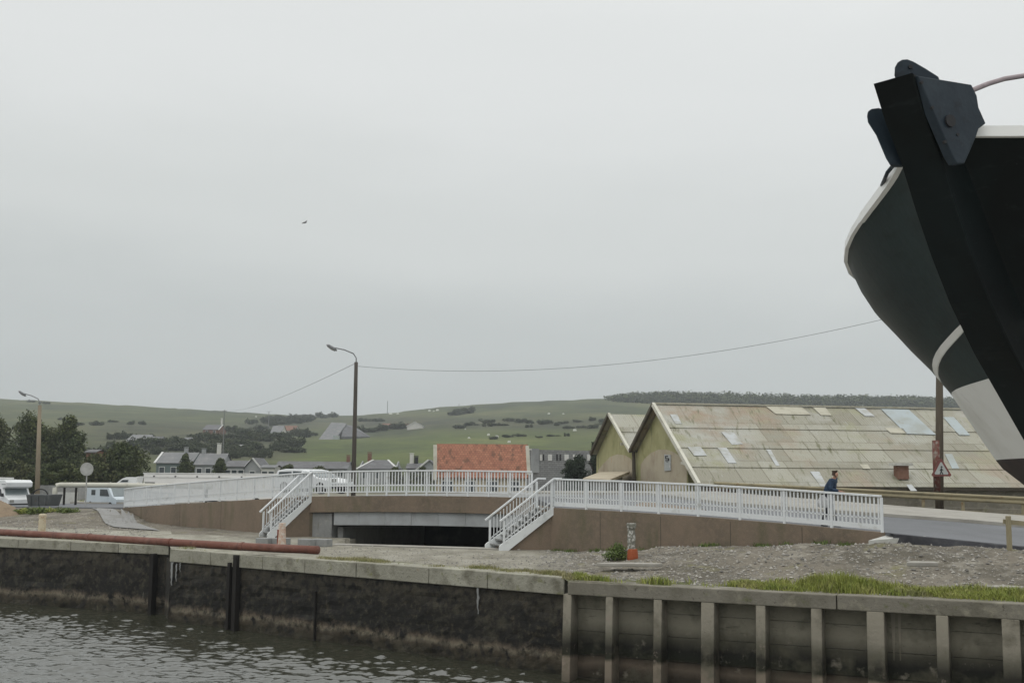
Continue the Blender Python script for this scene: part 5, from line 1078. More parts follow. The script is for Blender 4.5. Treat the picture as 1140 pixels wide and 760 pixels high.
mb = MB(); mb.tube([Vector((pb_.x+.155, pb_.y-.05, za-.6)), Vector((pb_.x+.13, pb_.y-.05, zb_+6))], .05, 6); mb.build('conduit', M['polewood'], PO)
mb = MB(); mb.bar(pt_-Vector((.5, 0, .3)), pt_+Vector((.5, 0, -.3)), .1, .1); mb.build('crossarm', M['polewood'], PO)
# triangular warning sign
c = D(1048, 523, 54.2); SG = thing('warning_sign', 'triangular red and white warning sign with a dark figure on the utility pole', 'road sign', tuple(c)); r = .57
def tri(r_, y, th): 
    P3 = [c+Vector((-r_*.90, y, -r_*.52)), c+Vector((r_*.90, y, -r_*.52)), c+Vector((0, y, r_*1.06))]
    # rounded corners
    o_ = []
    for i in range(3):
        a_, b_, c_ = P3[i-1], P3[i], P3[(i+1) % 3]; o_ += [b_.lerp(a_, .08), b_.lerp(c_, .08)]
    mb = MB(); mb.hexa(o_, [p+Vector((0, th, 0)) for p in o_]); return mb
tri(r, 0, .03).build('sign_border', M['signred'], SG); tri(r*.70, -.006, .004).build('sign_face', M['signwhite'], SG)
mb = MB(); f = lambda x, z: c+Vector((x*r, -.012, z*r))
for a_, b_, w_ in (((0, .14), (-.02, -.1), .10), ((-.02, -.1), (-.13, -.36), .065), ((-.02, -.1), (.12, -.36), .065), ((0, .12), (-.14, -.06), .05), ((0, .12), (.15, -.04), .05)): mb.bar(f(*a_), f(*b_), .008, w_*r*1.1, side=(0, 1, 0))
mb.tube([f(.02, .26)+Vector((0, -.004, 0)), f(.02, .26)+Vector((0, .004, 0))], .062*r*1.3, 10); mb.build('walking_figure', M['black'], SG)
mb = MB(); mb.box(c+Vector((0, .06, 0)), (.4, .1, .06)); mb.build('bracket', M['metal'], SG)
# round sign seen from the back
c = D(96.5, 522, 74); RS = thing('round_sign', 'round grey sign seen from behind on a thin post', 'road sign', (c.x, c.y, h1(c.x, c.y)))
mb = MB(); mb.tube([c, c+Vector((0, .04, 0))], .43, 28); mb.build('sign_disc', M['signgrey'], RS); mb = MB(); mb.tube([c-Vector((0, .008, 0)), c+Vector((0, .004, 0))], .36, 28); mb.build('sign_face', M['signgrey'], RS)
mb = MB(); mb.tube([Vector((c.x, c.y+.07, .0)), Vector((c.x, c.y+.07, c.z+.3))], .045, 8); mb.build('post', M['signgrey'], RS)
def wire(label, a, b, sag, r=.016):
    ps_ = []
    for i in range(33):
        t = i/32; p = a.lerp(b, t); p.z -= 4*sag*t*(1-t); ps_.append(p)
    mb = MB(); mb.tube(ps_, r, 5); tag(mb.build('overhead_wire', M['cable'], None, origin=tuple(a)), label, 'wire')
wire('overhead wire sagging from the tall lamp post to the pole behind the boat', LT1-Vector((-.1, 0, .25)), pt_-Vector((.3, 0, .25)), 1.35, .011)
ph = hit(236, 466, 150); pole_top = D(250, 456.5, 260); pbz = h1(pole_top.x, pole_top.y)
wire('overhead wire running from the tall lamp post down towards the left hillside', LT1-Vector((.1, 0, .1)), pole_top, 1.0, .014)
def farpole(label, px, py0, py1, d, arm, name='utility_pole', cat='utility pole', r=.12):
    a = D(px, py0, d); zb = h1(a.x, a.y); t_ = thing(name, label, cat, (a.x, a.y, zb)); mb = MB(); mb.tube([Vector((a.x, a.y, zb-.5)), a], [r, r*.7], 6); mb.build('pole', M['steel'], t_)
    if arm: mb = MB(); mb.bar(a-Vector((arm/2, 0, .3)), a+Vector((arm/2, 0, -.3)), .12, .12); mb.build('crossarm', M['steel'], t_)
farpole('thin utility pole among the bushes where the left wire ends', 250, 456, 0, 260, 1.0)
p = hit(300, 478); farpole('small utility pole with wide crossarm on the left hillside', 299.5, 457.5, 0, p.y, 3.5, r=.22)
farpole('thin mast on the skyline right of the tall lamp post', 431.5, 446, 0, 1000, 0, 'radio_mast', 'mast', .35)
farpole('short thin mast on the middle skyline', 511, 449.5, 0, 1000, 0, 'radio_mast', 'mast', .3)

# ------------------------------------------------------------------ guard rail beyond the road
nrd = Vector((-dirR.y, dirR.x, 0)).normalized(); nrd = nrd if nrd.y > 0 else -nrd
ga = D(915, 545.5, 56); gb = D(1140, 557, 50); gz = lambda p: p
GR = thing('guard_rail', 'weathered double beam guard rail along the far side of the road', 'guard rail', (gb.x, gb.y, .8))
def wbeam(a, b, h_=.30):
    mb = MB(); d = (b-a).normalized(); s = Vector((d.y, -d.x, 0)).normalized(); s = s if s.y < 0 else -s
    pr = [(.0, h_/2), (.05, h_*.36), (.05, h_*.2), (0, .03), (0, -.03), (.05, -h_*.2), (.05, -h_*.36), (0, -h_/2)]
    rows = [[a+s*o+Vector((0, 0, z)) for o, z in pr], [b+s*o+Vector((0, 0, z)) for o, z in pr], [b+s*(o-.012)+Vector((0, 0, z)) for o, z in pr][::1], [a+s*(o-.012)+Vector((0, 0, z)) for o, z in pr]]
    mb.grid(rows); return mb
ge = ext(ga, gb, 14); gs = ext(gb, ga, 6)
wbeam(gs, ge, .34).build('upper_beam', M['barrier'], GR)
la, lb_ = D(915, 561, 55.5), D(1092, 571.0, 51.2); lc = D(1108, 577, 50.6)
mb = MB(); mb.bar(la, lb_, .06, .15); mb.bar(lb_, lc, .06, .13); mb.build('lower_beam', M['barrier'], GR)
mb = MB(); mb.bar(D(1106, 573.5, 51.0), D(1230, 576, 46.5), .06, .16); mb.build('lower_beam', M['barrier'], GR)
for px in (930, 985, 1035, 1078, 1140, 1200):
    t = (px-915)/225; p = ga.lerp(gb, t); zb = h1(p.x, p.y+.1); mb = MB(); mb.box((p.x, p.y+.12, (p.z+zb)/2), (.12, .12, p.z-zb+.2)); mb.build('post', M['barrier'], GR)
# low wall behind the guard rail
a, b = ext(gb, ga, 8)+Vector((1, 4, 0)), ext(ga, gb, 16)+Vector((1, 4, 0)); mb = MB(); d = b-a; mb.box(((a.x+b.x)/2, (a.y+b.y)/2, .9), (Vector((d.x, d.y, 0)).length, .25, .9), math.atan2(d.y, d.x))
tag(mb.build('low_wall', M['capbeam'], None, origin=tuple((a+b)/2)), 'low dull green wall between the guard rail and the warehouse', 'wall')
# near guard rail starting at the right edge
b = Z(1124, 612, .8); NG = thing('guard_rail', 'near guard rail post beside the road at the right edge', 'guard rail', (b.x, b.y, b.z)); h_ = zat(1124, 574, b.y)-b.z; mb = MB(); mb.box(b+Vector((0, 0, h_/2-.1)), (.12, .10, h_+.2), .3); mb.build('post', M['barrier'], NG, bevel=.01)
e_ = b+dirR*6; mb = MB(); mb.bar(b+Vector((-.1, .12, h_-.16)), e_+Vector((0, .12, h_-.2)), .05, .13); mb.build('beam', M['barrier'], NG)
for q in (2, 4, 6): p = b+dirR*q; mb = MB(); mb.box(p+Vector((0, 0, h_/2-.15)), (.15, .12, h_+.1), .3); mb.build('post', M['barrier'], NG)

# ------------------------------------------------------------------ vehicles
def vehicle(name, label, cat, loc, rz, prof, W_, sidewin, wind, wheels, r, m='vehwhite', extra=None, bev=.05):
    t_ = thing(name, label, cat, loc, rz=rz); L0 = Vector(loc)
    mk = lambda x, y, z: Vector((x, y, z))
    def B(mb, nm, mm, par=None, **k): 
        o = mb.build(nm, M[mm], None, **k); o.parent = par or t_; return o
    mb = MB(); mb.hexa([mk(x, -W_/2, z) for x, z in prof], [mk(x, W_/2, z) for x, z in prof]); B(mb, 'body', m, bevel=bev)
    for poly in sidewin:
        for s in (-1, 1):
            mb = MB(); mb.hexa([mk(x, s*(W_/2-.01), z) for x, z in poly], [mk(x, s*(W_/2+.012), z) for x, z in poly]); B(mb, 'side_window', 'glass')
    for (x0, z0, x1_, z1) in wind:
        d = Vector((x1_-x0, 0, z1-z0)).normalized(); n = Vector((d.z, 0, -d.x)); n = n if n.x > 0 else -n
        q = [mk(x0, -W_/2+.12, z0), mk(x0, W_/2-.12, z0), mk(x1_, W_/2-.2, z1), mk(x1_, -W_/2+.2, z1)]; mb = MB(); mb.hexa([p-n*.01 for p in q], [p+n*.014 for p in q]); B(mb, 'windscreen', 'glasslight')
    for x in wheels:
        for s in (-1, 1):
            mb = MB(); mb.tube([mk(x, s*(W_/2-.2), r), mk(x, s*(W_/2+.015), r)], r, 20); wt = B(mb, 'wheel', 'tyre'); mb = MB(); mb.tube([mk(x, s*(W_/2-.1), r), mk(x, s*(W_/2+.03), r)], r*.58, 16); B(mb, 'rim', 'rim', wt)
    if extra: extra(t_, B, mk)
    return t_
# camper van
def cam_extra(t_, B, mk):
    for s in (-1, 1):
        mb = MB(); mb.box((2.62, s*.72, .72), (.08, .3, .18)); B(mb, 'headlight', 'lens')
        mb = MB(); mb.box((2.0, s*1.12, 1.15), (.12, .14, .24)); B(mb, 'mirror', 'black')
    mb = MB(); mb.box((2.66, 0, .42), (.12, 1.9, .24)); B(mb, 'bumper', 'black'); mb = MB(); mb.box((-.8, 0, 2.33), (2.2, 1.2, .12)); B(mb, 'roof_rack', 'trim')
    mb = MB(); mb.box((-.5, -1.02, 1.0), (3.6, .02, .06)); mb.box((1.9, -1.02, 1.92), (.5, .02, .05)); B(mb, 'side_stripe', 'housegrey')
pz_ = D(18, 560, 84); 
vehicle('camper_van', 'white camper van with overcab bed at the left edge', 'camper van', (pz_.x-1.0, 84, h1(pz_.x, 84)), R(-38), [(-2.9, .32), (2.6, .32), (2.65, .85), (2.0, 1.12), (1.72, 1.62), (2.25, 1.72), (2.3, 2.05), (2.0, 2.22), (-2.9, 2.28)], 2.0,
        [[(-1.6, 1.2), (-.9, 1.2), (-.9, 1.62), (-1.6, 1.62)], [(.95, 1.05), (1.75, 1.05), (1.55, 1.58), (.95, 1.58)]], [(2.0, 1.14, 1.72, 1.62)], (-1.8, 1.75), .32, extra=cam_extra)
pz_ = D(132, 560, 86)
vehicle('panel_van', 'pale blue white panel van facing right behind the pipeline', 'van', (pz_.x-.55, 86, h1(pz_.x, 86)+.0), R(-42), [(-2.2, .3), (2.3, .3), (2.35, .85), (1.75, 1.05), (1.1, 1.72), (.9, 1.78), (-2.15, 1.80)], 1.8,
        [[(-1.4, 1.1), (-.8, 1.1), (-.8, 1.5), (-1.4, 1.5)], [(-.1, 1.05), (1.3, 1.05), (.95, 1.55), (-.1, 1.55)]], [(1.75, 1.07, 1.1, 1.70)], (-1.5, 1.5), .31, m='bluewhite')
def car_extra(t_, B, mk):
    for s in (-1, 1): mb = MB(); mb.box((1.9, s*.6, .68), (.08, .28, .14)); B(mb, 'headlight', 'lens'); mb = MB(); mb.box((-1.88, s*.65, .85), (.06, .16, .3)); B(mb, 'tail_light', 'signred')
    mb = MB(); mb.box((1.93, 0, .36), (.1, 1.5, .2)); mb.box((-1.93, 0, .36), (.1, 1.5, .2)); B(mb, 'bumper', 'black')
p = D(349, 550, 56.5)
vehicle('car', 'white estate car crossing the bridge behind the left stair', 'car', (p.x, p.y, E_C2.z+.03), R(-34), [(-1.95, .26), (1.9, .26), (1.95, .55), (1.80, .68), (.95, .80), (.25, 1.13), (-.2, 1.20), (-1.2, 1.21), (-1.75, 1.13), (-1.95, .80)], 1.62,
        [[(-1.7, .80), (-.75, .80), (-.75, 1.08), (-1.6, 1.06)], [(-.65, .80), (.68, .80), (.15, 1.08), (-.65, 1.10)]], [(.95, .82, .26, 1.12)], (-1.25, 1.2), .29, extra=car_extra)
# long white box trailer
a, b = D(172, 526, 86), D(318, 526.5, 82)
def tr_extra(t_, B, mk):
    mb = MB(); mb.box((0, -1.27, 2.25), (LT_, .03, .06)); mb.box((0, 0, 2.53), (LT_+.1, 2.56, .07)); B(mb, 'edge_trim', 'trim')
    for i in range(6): mb = MB(); mb.box((-LT_/2+LT_*(i+.5)/6, -1.27, 2.3), (.12, .05, .1)); B(mb, 'marker_lamp', 'black')
    for i in range(3): mb = MB(); mb.box((-1.8+i*1.9, -1.24, .42), (1.55, .1, .32)); B(mb, 'side_guard', 'black')
    mb = MB(); mb.box((-LT_/2+.6, -1.27, 1.75), (.9, .03, .22)); B(mb, 'side_mark', 'black'); mb = MB(); mb.box((-LT_/2-.03, 0, 1.5), (.04, 2.2, 1.8)); B(mb, 'rear_door', 'cream')
LT_ = (b-a).length; c = (a+b)/2; zt = c.z
vehicle('box_trailer', 'long white box trailer parked behind the left ramp railing', 'trailer', (c.x, c.y, zt-2.58), math.atan2((b-a).y, (b-a).x), [(-LT_/2, .55), (LT_/2, .55), (LT_/2, 2.5), (-LT_/2, 2.5)], 2.5, [], [], (-LT_/2+1.3, -LT_/2+2.4, LT_/2-1.6), .42, m='trailerwhite', extra=tr_extra, bev=.03)
# small white motor boat behind the pipeline
p = D(141, 536, 96); MBt = thing('motor_boat', 'small white cabin boat with raked windscreen behind the pipeline', 'boat', (p.x, p.y, .2)); mb = MB(); z0 = p.z
hl = []
for (x, w_, zk) in ((-1.9, .8, .9), (-.9, .9, .85), (.4, .85, .9), (1.3, .55, 1.15), (1.95, .03, 1.6)):
    hl.append([Vector((p.x-x, p.y-w_, z0-.35)), Vector((p.x-x, p.y-w_*.75, z0-1.0+zk*.3)), Vector((p.x-x, p.y, z0-1.4+zk*.35)), Vector((p.x-x, p.y+w_*.75, z0-1.0+zk*.3)), Vector((p.x-x, p.y+w_, z0-.35))])
mb.grid(hl); mb.face([r[0] for r in hl]+[r[4] for r in hl[::-1]]); mb.face(hl[0][::-1]); mb.build('hull', M['vehwhite'], MBt)
mb = MB(); q = [D(129, 537.6, 95.2), D(152, 537.6, 95.2), D(153.5, 530, 95.2), D(150, 531.2, 95.2), D(141, 530.8, 95.2), D(136.5, 532.2, 95.2)]; mb.hexa(q, [v+Vector((0, 1.5, 0)) for v in q]); mb.build('cabin', M['vehwhite'], MBt)
mb = MB(); q = [D(133.5, 536.2, 95.15), D(142, 536.2, 95.15), D(143, 534, 95.15), D(136.5, 534, 95.15)]; mb.hexa(q, [v+Vector((0, .03, 0)) for v in q]); mb.build('cabin_window', M['glass'], MBt)
for x in (-1.2, .9): mb = MB(); mb.box((p.x-x, p.y, .45), (.25, 1.4, z0-1.1)); mb.build('support_block', M['timber'], MBt)

# ------------------------------------------------------------------ pipeline, skip, heap, walls, people at left
PL = thing('pipeline', 'raised cream pipeline bending down to the ground at its left end', 'pipeline', tuple(D(60, 560, 80)))
P0 = D(61, 562, 80); ptop = D(61, 541, 80); prt = D(236, 541.5, 79)
path = [P0, D(61, 548, 80), D(61.5, 543, 80), D(63.5, 540.2, 80), D(67, 539.6, 80), D(120, 539.8, 80), prt]
mb = MB(); mb.tube(path, .18, 12); mb.build('pipe_run', M['creampipe'], PL, smooth=True)
for px in (80, 123, 154): c = D(px, 539.8, 80); mb = MB(); mb.tube([c-Vector((.05, 0, 0)), c+Vector((.05, 0, 0))], .205, 12); mb.build('collar', M['creampipe'], PL)
for px in (72, 85, 230): c = D(px, 541, 80.1); mb = MB(); mb.box((c.x, c.y, c.z/2), (.12, .12, c.z-.1)); mb.build('support_post', M['timber'], PL)
a, b = D(38, 541.5, 92), D(110, 541.5, 94); mb = MB(); mb.box(((a.x+b.x)/2, 93, (a.z)/2), (b.x-a.x, .25, a.z+.2), .02)
tag(mb.build('boundary_wall', M['conc'], None, origin=((a.x+b.x)/2, 93, 0)), 'plain grey wall behind the pipeline at left', 'wall')
a, b = D(62, 549, 88), D(86, 549, 88); mb = MB(); mb.box(((a.x+b.x)/2, 88, a.z/2+.1), (b.x-a.x, .2, a.z), 0); tag(mb.build('boundary_wall', M['slab'], None, origin=((a.x+b.x)/2, 88, 0)), 'short pale wall in front of the grey one under the pipeline', 'wall')
p = D(49, 560, 76); SK = thing('skip', 'dark grey rubbish skip with a hooped lifting bar', 'skip', (p.x, p.y, h1(p.x, p.y))); zz = h1(p.x, p.y)
mb = MB(); x0, x1_ = D(36, 560, 76).x, D(63, 560, 76).x; zt = zat(49, 550, 76)
mb.hexa([Vector((x0+.3, 75, zz)), Vector((x1_-.3, 75, zz)), Vector((x1_-.3, 76.8, zz)), Vector((x0+.3, 76.8, zz))], [Vector((x0, 74.9, zt)), Vector((x1_, 74.9, zt)), Vector((x1_, 77, zt)), Vector((x0, 77, zt))]); mb.build('bin', M['skip'], SK, bevel=.03)
for s in (.2, .5, .8): mb = MB(); mb.box((lerp(x0, x1_, s), 74.9, (zz+zt)/2), (.08, .1, zt-zz-.05)); mb.build('rib', M['skip'], SK)
mb = MB(); cx = D(50.5, 550, 76).x; mb.tube([Vector((cx+.48*math.cos(t), 75.2, zt-.02+.38*math.sin(t))) for t in [math.pi*i/10 for i in range(11)]], .045, 6); mb.build('hoop', M['black'], SK)
# earth heap at the left edge
mb = MB(); cx, cy = D(-4, 565, 66).x, 66; rows = []; rn = random.Random(4)
for j in range(9):
    rr_ = 1.9*(1-j/8); rows.append([Vector((cx+math.cos(6.283*i/20)*rr_*(1+.08*rn.uniform(-1, 1)), cy+math.sin(6.283*i/20)*rr_, .0+1.15*(1-(rr_/1.9)**1.3)+rn.uniform(-.03, .03))) for i in range(20)]+[None]); rows[-1][-1] = rows[-1][0]
mb.grid(rows); tag(mb.build('earth_heap', M['sand'], None, origin=(cx, cy, 0), smooth=True), 'brown heap of earth at the left edge below the camper van', 'heap')

# people
def skinned(name, joints, edges, rad, m, parent, sub=2):
    bm = bmesh.new(); ly = bm.verts.layers.skin.verify(); vs = [bm.verts.new(tuple(j)) for j in joints]
    for x, y in edges: bm.edges.new((vs[x], vs[y]))
    for i, (v, r_) in enumerate(zip(vs, rad)):
        v[ly].radius = r_ if isinstance(r_, tuple) else (r_, r_); v[ly].use_root = (i == 0)
    me = bpy.data.meshes.new(name); bm.to_mesh(me); bm.free(); me.materials.append(m); o = bpy.data.objects.new(name, me); C.objects.link(o); o.parent = parent
    o.modifiers.new('skin', 'SKIN').use_smooth_shade = True; s_ = o.modifiers.new('sub', 'SUBSURF'); s_.levels = sub; s_.render_levels = sub
    return o
def person(label, loc, rz, jm, tm, H_=1.75, lean=.2, hands=None, stride=.22, hair='hair'):
    t_ = thing('person', label, 'person', loc, rz=rz); s = H_/1.75; V = lambda x, y, z: Vector((x*s, y*s, z*s))
    pel = V(0, 0, .94); ab = V(lean*.35, 0, 1.12); ch = V(lean*.75, 0, 1.32); nk = V(lean*1.15, 0, 1.48); hd = V(lean*1.35+.03, 0, 1.56); tp_ = V(lean*1.4+.03, 0, 1.69)
    J = [pel, ab, ch, nk, hd, tp_]; E_ = [(0, 1), (1, 2), (2, 3), (3, 4), (4, 5)]; Rd = [(.12, .15), (.11, .14), (.12, .17), .052, (.095, .075), (.085, .07)]
    arms = hands or [V(lean+.32, -.16, 1.08), V(lean+.34, .14, 1.05)]; AR = []
    for sd2, hnd in zip((-1, 1), arms):
        sh = V(lean*.95, sd2*.19, 1.41); el = V(lean*.8-.02, sd2*.25, 1.13); i = len(J); J += [sh, el, hnd]; Rd += [.06, .045, .028]; E_ += [(2, i), (i, i+1), (i+1, i+2)]; AR.append((sh, el, hnd))
        d = (hnd-el).normalized(); pi = len(J); J.append(hnd+d*.07); Rd.append((.035, .02)); E_.append((i+2, pi))
        for k, (fo, ln_) in enumerate(((-.03, .075), (-.01, .085), (.01, .08), (.03, .065))):
            q = len(J); J += [J[pi]+Vector((0, fo, 0))+d*.02, J[pi]+Vector((0, fo*1.1, -.01))+d*(.02+ln_*.5), J[pi]+Vector((0, fo*1.1, -.035))+d*(.01+ln_*.8)]; Rd += [.009, .009, .008]; E_ += [(pi, q), (q, q+1), (q+1, q+2)]
        q = len(J); J += [hnd+d*.03+Vector((0, -sd2*.04, .005)), hnd+d*.065+Vector((0, -sd2*.055, -.005))]; Rd += [.011, .010]; E_ += [(i+2, q), (q, q+1)]
    LG = []
    for sd2, st in ((-1, stride), (1, -stride)):
        hp = V(0, sd2*.09, .90); kn = V(st*.55+.05, sd2*.10, .50); an = V(st, sd2*.10, .09); to = V(st+.17, sd2*.11, .035); i = len(J); J += [hp, kn, an, to]; Rd += [.085, .06, .04, .035]; E_ += [(0, i), (i, i+1), (i+1, i+2), (i+2, i+3)]; LG.append((hp, kn, an, to))
    body = skinned('body', J, E_, Rd, M['skin'], t_)
    hcap = [V(lean*1.4-.005, 0, 1.635), V(lean*1.4-.01, 0, 1.69), V(lean*1.4-.03, 0, 1.57)]; skinned('hair', hcap, [(0, 1), (0, 2)], [(.092, .080), (.070, .062), (.075, .066)], M[hair], t_)
    JJ = [pel+V(0, 0, -.03), ab, ch, V(lean*1.1, 0, 1.43)]; EE = [(0, 1), (1, 2), (2, 3)]; RR = [(.17, .20), (.17, .21), (.18, .225), (.10, .12)]
    for sh, el, hnd in AR: i = len(JJ); JJ += [sh, el, el.lerp(hnd, .88)]; RR += [.10, .085, .06]; EE += [(2, i), (i, i+1), (i+1, i+2)]
    skinned('jacket', JJ, EE, RR, M[jm], t_)
    JJ = [pel]; EE = []; RR = [(.135, .16)]
    for hp, kn, an, to in LG: i = len(JJ); JJ += [hp, kn, an+V(0, 0, .02)]; RR += [.10, .075, .06]; EE += [(0, i), (i, i+1), (i+1, i+2)]
    skinned('trousers', JJ, EE, RR, M[tm], t_)
    for hp, kn, an, to in LG: skinned('shoe', [an+V(-.05, 0, -.04), an+V(.05, 0, -.04), to+V(.02, 0, .0)], [(0, 1), (1, 2)], [.045, .05, .036], M['black'], t_)
    return t_
def ramp_at(px):
    k = ray(px, 570).x/ray(px, 570).y; t = (k*E_C.y-E_C.x)/((E_R.x-E_C.x)-k*(E_R.y-E_C.y)); return lerp(E_C, E_R, t)
rpnt = ramp_at(914); pb0 = rpnt+Vector((.65, .76, 0)).normalized()*.65; fz = rpnt.z+.0
PRZ = math.atan2(-.45, .9)
P1 = person('person in a navy jacket leaning forward behind the right ramp railing', (pb0.x-.05, pb0.y, fz+.02), PRZ, 'jacket', 'trousers', 1.80, .17, hands=[Vector((.40, -.12, 1.12)), Vector((.38, .14, 1.06))])
bgp = pb0+Vector((-.30, -.30, .82)); me = bpy.data.meshes.new('x'); mb = MB(); rows = []
for j, (zq, rx, ry) in enumerate(((0, .10, .05), (.04, .16, .07), (.2, .17, .08), (.33, .11, .05), (.40, .03, .02))): rows.append([bgp+Vector((rx*math.cos(6.283*i/12), ry*math.sin(6.283*i/12), zq-.2+fz-pb0.z)) for i in range(13)])
mb.grid(rows); tag(mb.build('carrier_bag', M['bag'], None, origin=tuple(bgp), smooth=True), 'white carrier bag hanging at the side of the person in the navy jacket', 'bag')
p = D(93, 560, 100); person('person in dark clothes bending over near the round sign', (p.x-.3, 100, h1(p.x, 100)), 2.6, 'jacket', 'trousers', 1.7, .5)
p = D(100, 560, 99); person('person in a red jacket standing beside the round sign', (p.x, 99, h1(p.x, 99)-.25), 2.2, 'red', 'trousers', 1.6, .12, stride=.08)

# ------------------------------------------------------------------ gull
g = D(339, 248, 60); GL = thing('gull', 'small grey gull flying in the open sky', 'bird', tuple(g))
u = Vector((.35, 0, .8)).normalized(); 
mb = MB(); mb.tube([g-Vector((.12, 0, .04)), g-Vector((.04, 0, .0)), g+Vector((.06, 0, .02)), g+Vector((.13, 0, .03))], [.01, .04, .04, .012], 8); mb.build('body', M['gull'], GL, smooth=True)
for s in (1, -1):
    w1 = g+Vector((.05*s, .1*s, .09 if s > 0 else -.02)); w2 = g+Vector((.12*s, .2*s, .20 if s > 0 else -.10)); mb = MB(); q = [g+Vector((-.05, 0, .02)), g+Vector((.05, 0, .02)), w1+Vector((.05, 0, 0)), w2, w1-Vector((.05, 0, 0))]; mb.hexa(q, [v+Vector((0, .012, .004)) for v in q]); mb.build('wing', M['gull'], GL)

# ------------------------------------------------------------------ fishing boat on blocks at right (bow towards the camera)
ax = Vector((.75, .66, 0)).normalized(); lt = Vector((-.66, .75, 0)).normalized()     # aft, and towards the far side
S0 = D(1005, 95, 6.0); S0 = Vector((2.05, 6.03, EYE))
BT = thing('fishing_boat', 'black wooden fishing boat bow with white rail and white bottom band', 'boat', (S0.x+ax.x*6, S0.y+ax.y*6, .45))
PRO = [(2.10, -.02), (2.0, .0), (1.70, .29), (.95, .87), (.68, 1.14), (.15, 1.78), (-.35, 2.55), (-.8, 3.4), (-1.15, 4.4), (-1.4, 5.6)]
zz_ = [p[0] for p in PRO][::-1]; ss_ = [p[1] for p in PRO][::-1]
def stem_s(z): return float(np.interp(z, zz_, ss_))
def sheer(s): return 1.86-.191*s+.029*s*s if s < 3.3 else 1.5455+.012*(s-3.3)
LB = 13.5
def hb_(u, z):
    """half breadth u metres aft of the stem at height z (above the eye)"""
    Bm = np.interp(z, [-1.7, -1.45, -1.1, -.6, .03, .7, 1.3, 1.7], [.08, .12, .6, 1.0, 1.473, 1.514, 1.918, 1.955]); Lc = np.interp(z, [-1.5, 0, 1.7], [2.0, 1.325, 1.222])
    return Bm*(1-math.exp(-(max(u, 0)/Lc)**1.347))
def bpt(s, b, z, side): return S0+ax*s+lt*(b*side)+Vector((0, 0, z))
LV = sorted([-1.62, -1.45, -1.3, -1.1, -.9, -.7, -.5, -.3, -.1, .06, .12, .125, .35, .5, .62, .625, .8, .95, 1.1, 1.25, 1.4])
us = [0, .02, .06, .12, .2, .3, .42, .56, .72, .9, 1.1, 1.35, 1.65, 2.0, 2.5, 3.1, 3.8, 4.6, 5.5, 6.5, 7.6, 8.8, 10, 11.2, 12.3, 13.2]
for side in (1, -1):
    rows = []; ext_ = LV+[None]*6
    for j, z in enumerate(LV+['a', 'b', 'c', 'd', 'e']):
        r = []
        for u in us:
            if isinstance(z, str):
                f = ('abcde'.index(z)+1)/5; s0 = stem_s(1.4)*(1-f)+stem_s(1.86)*f; s = s0+u*(LB-s0)/13.2; zz2 = lerp(min(1.4, sheer(s)-.05), sheer(s)+(.07+.12*min(1, s) if side < 0 else 0), f)
            else:
                s0 = stem_s(z); s = s0+u*(LB-s0)/13.2; zz2 = min(z, sheer(s)-.05-.02*(1.4-z)) if z > .6 else z
            uu = s-stem_s(zz2); b = hb_(uu, zz2); tail = max(0, (s-8.5)/5); b *= (1-.55*tail**2); 
            if zz2 < 0: b *= (1-.6*tail)
            r.append(bpt(s, b+.0, zz2, side))
        rows.append(r)
    def mi(a, b_): 
        z = LV[a] if a < len(LV) else 9; z2 = LV[a+1] if a+1 < len(LV) else 9
        if z >= .125 and z2 <= .62: return 1
        if z2 <= .125: return 2
        return 0
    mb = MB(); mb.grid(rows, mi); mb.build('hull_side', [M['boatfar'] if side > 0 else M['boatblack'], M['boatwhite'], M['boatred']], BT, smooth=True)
    # inside face of the bulwark and rail
    tp_ = rows[-1]; mb = MB(); inn = [p-lt*side*.05+ax*.02-Vector((0, 0, .0)) for p in tp_]
    outr = [p+lt*side*.015 for p in tp_]
    for i in range(3, len(tp_)-1):
        a, b_, c_, d_2 = outr[i], outr[i+1], inn[i+1], inn[i]; h5 = Vector((0, 0, .024 if i > 8 else .030)); mb.hexa([a-h5, b_-h5, c_-h5, d_2-h5], [a+h5, b_+h5, c_+h5, d_2+h5])
    mb.build('gunwale_rail', M['boatwhite'], BT)
    # thin white line below the sheer
    mb = MB(); lr = []
    for dz in (0, .038):
        q = []
        for k in range(26):
            u = .01+k*.16; z = .93-.15*u+dz*(1 if u > .3 else .8); s0 = stem_s(z); q.append(bpt(s0+u, hb_(u, z)+.012, z, side))
        lr.append(q)
    mb.grid(lr); q2 = [[p-lt*side*.01 for p in r] for r in lr]; mb.grid(q2[::-1]); mb.grid([lr[1], q2[1]]); mb.grid([q2[0], lr[0]]); mb.build('paint_line', M['boatwhite'], BT)
# deck and transom
mb = MB(); dl = []
for u in us:
    s = u+stem_s(1.1); zd = sheer(s)-.55; b = hb_(s-stem_s(zd), zd)*(1-.55*max(0, (s-8.5)/5)**2)-.12; dl.append([bpt(s, max(b, .005)*q, zd, 1) for q in (-1, -.5, 0, .5, 1)])
mb.grid(dl); mb.build('deck', M['polewood'], BT)
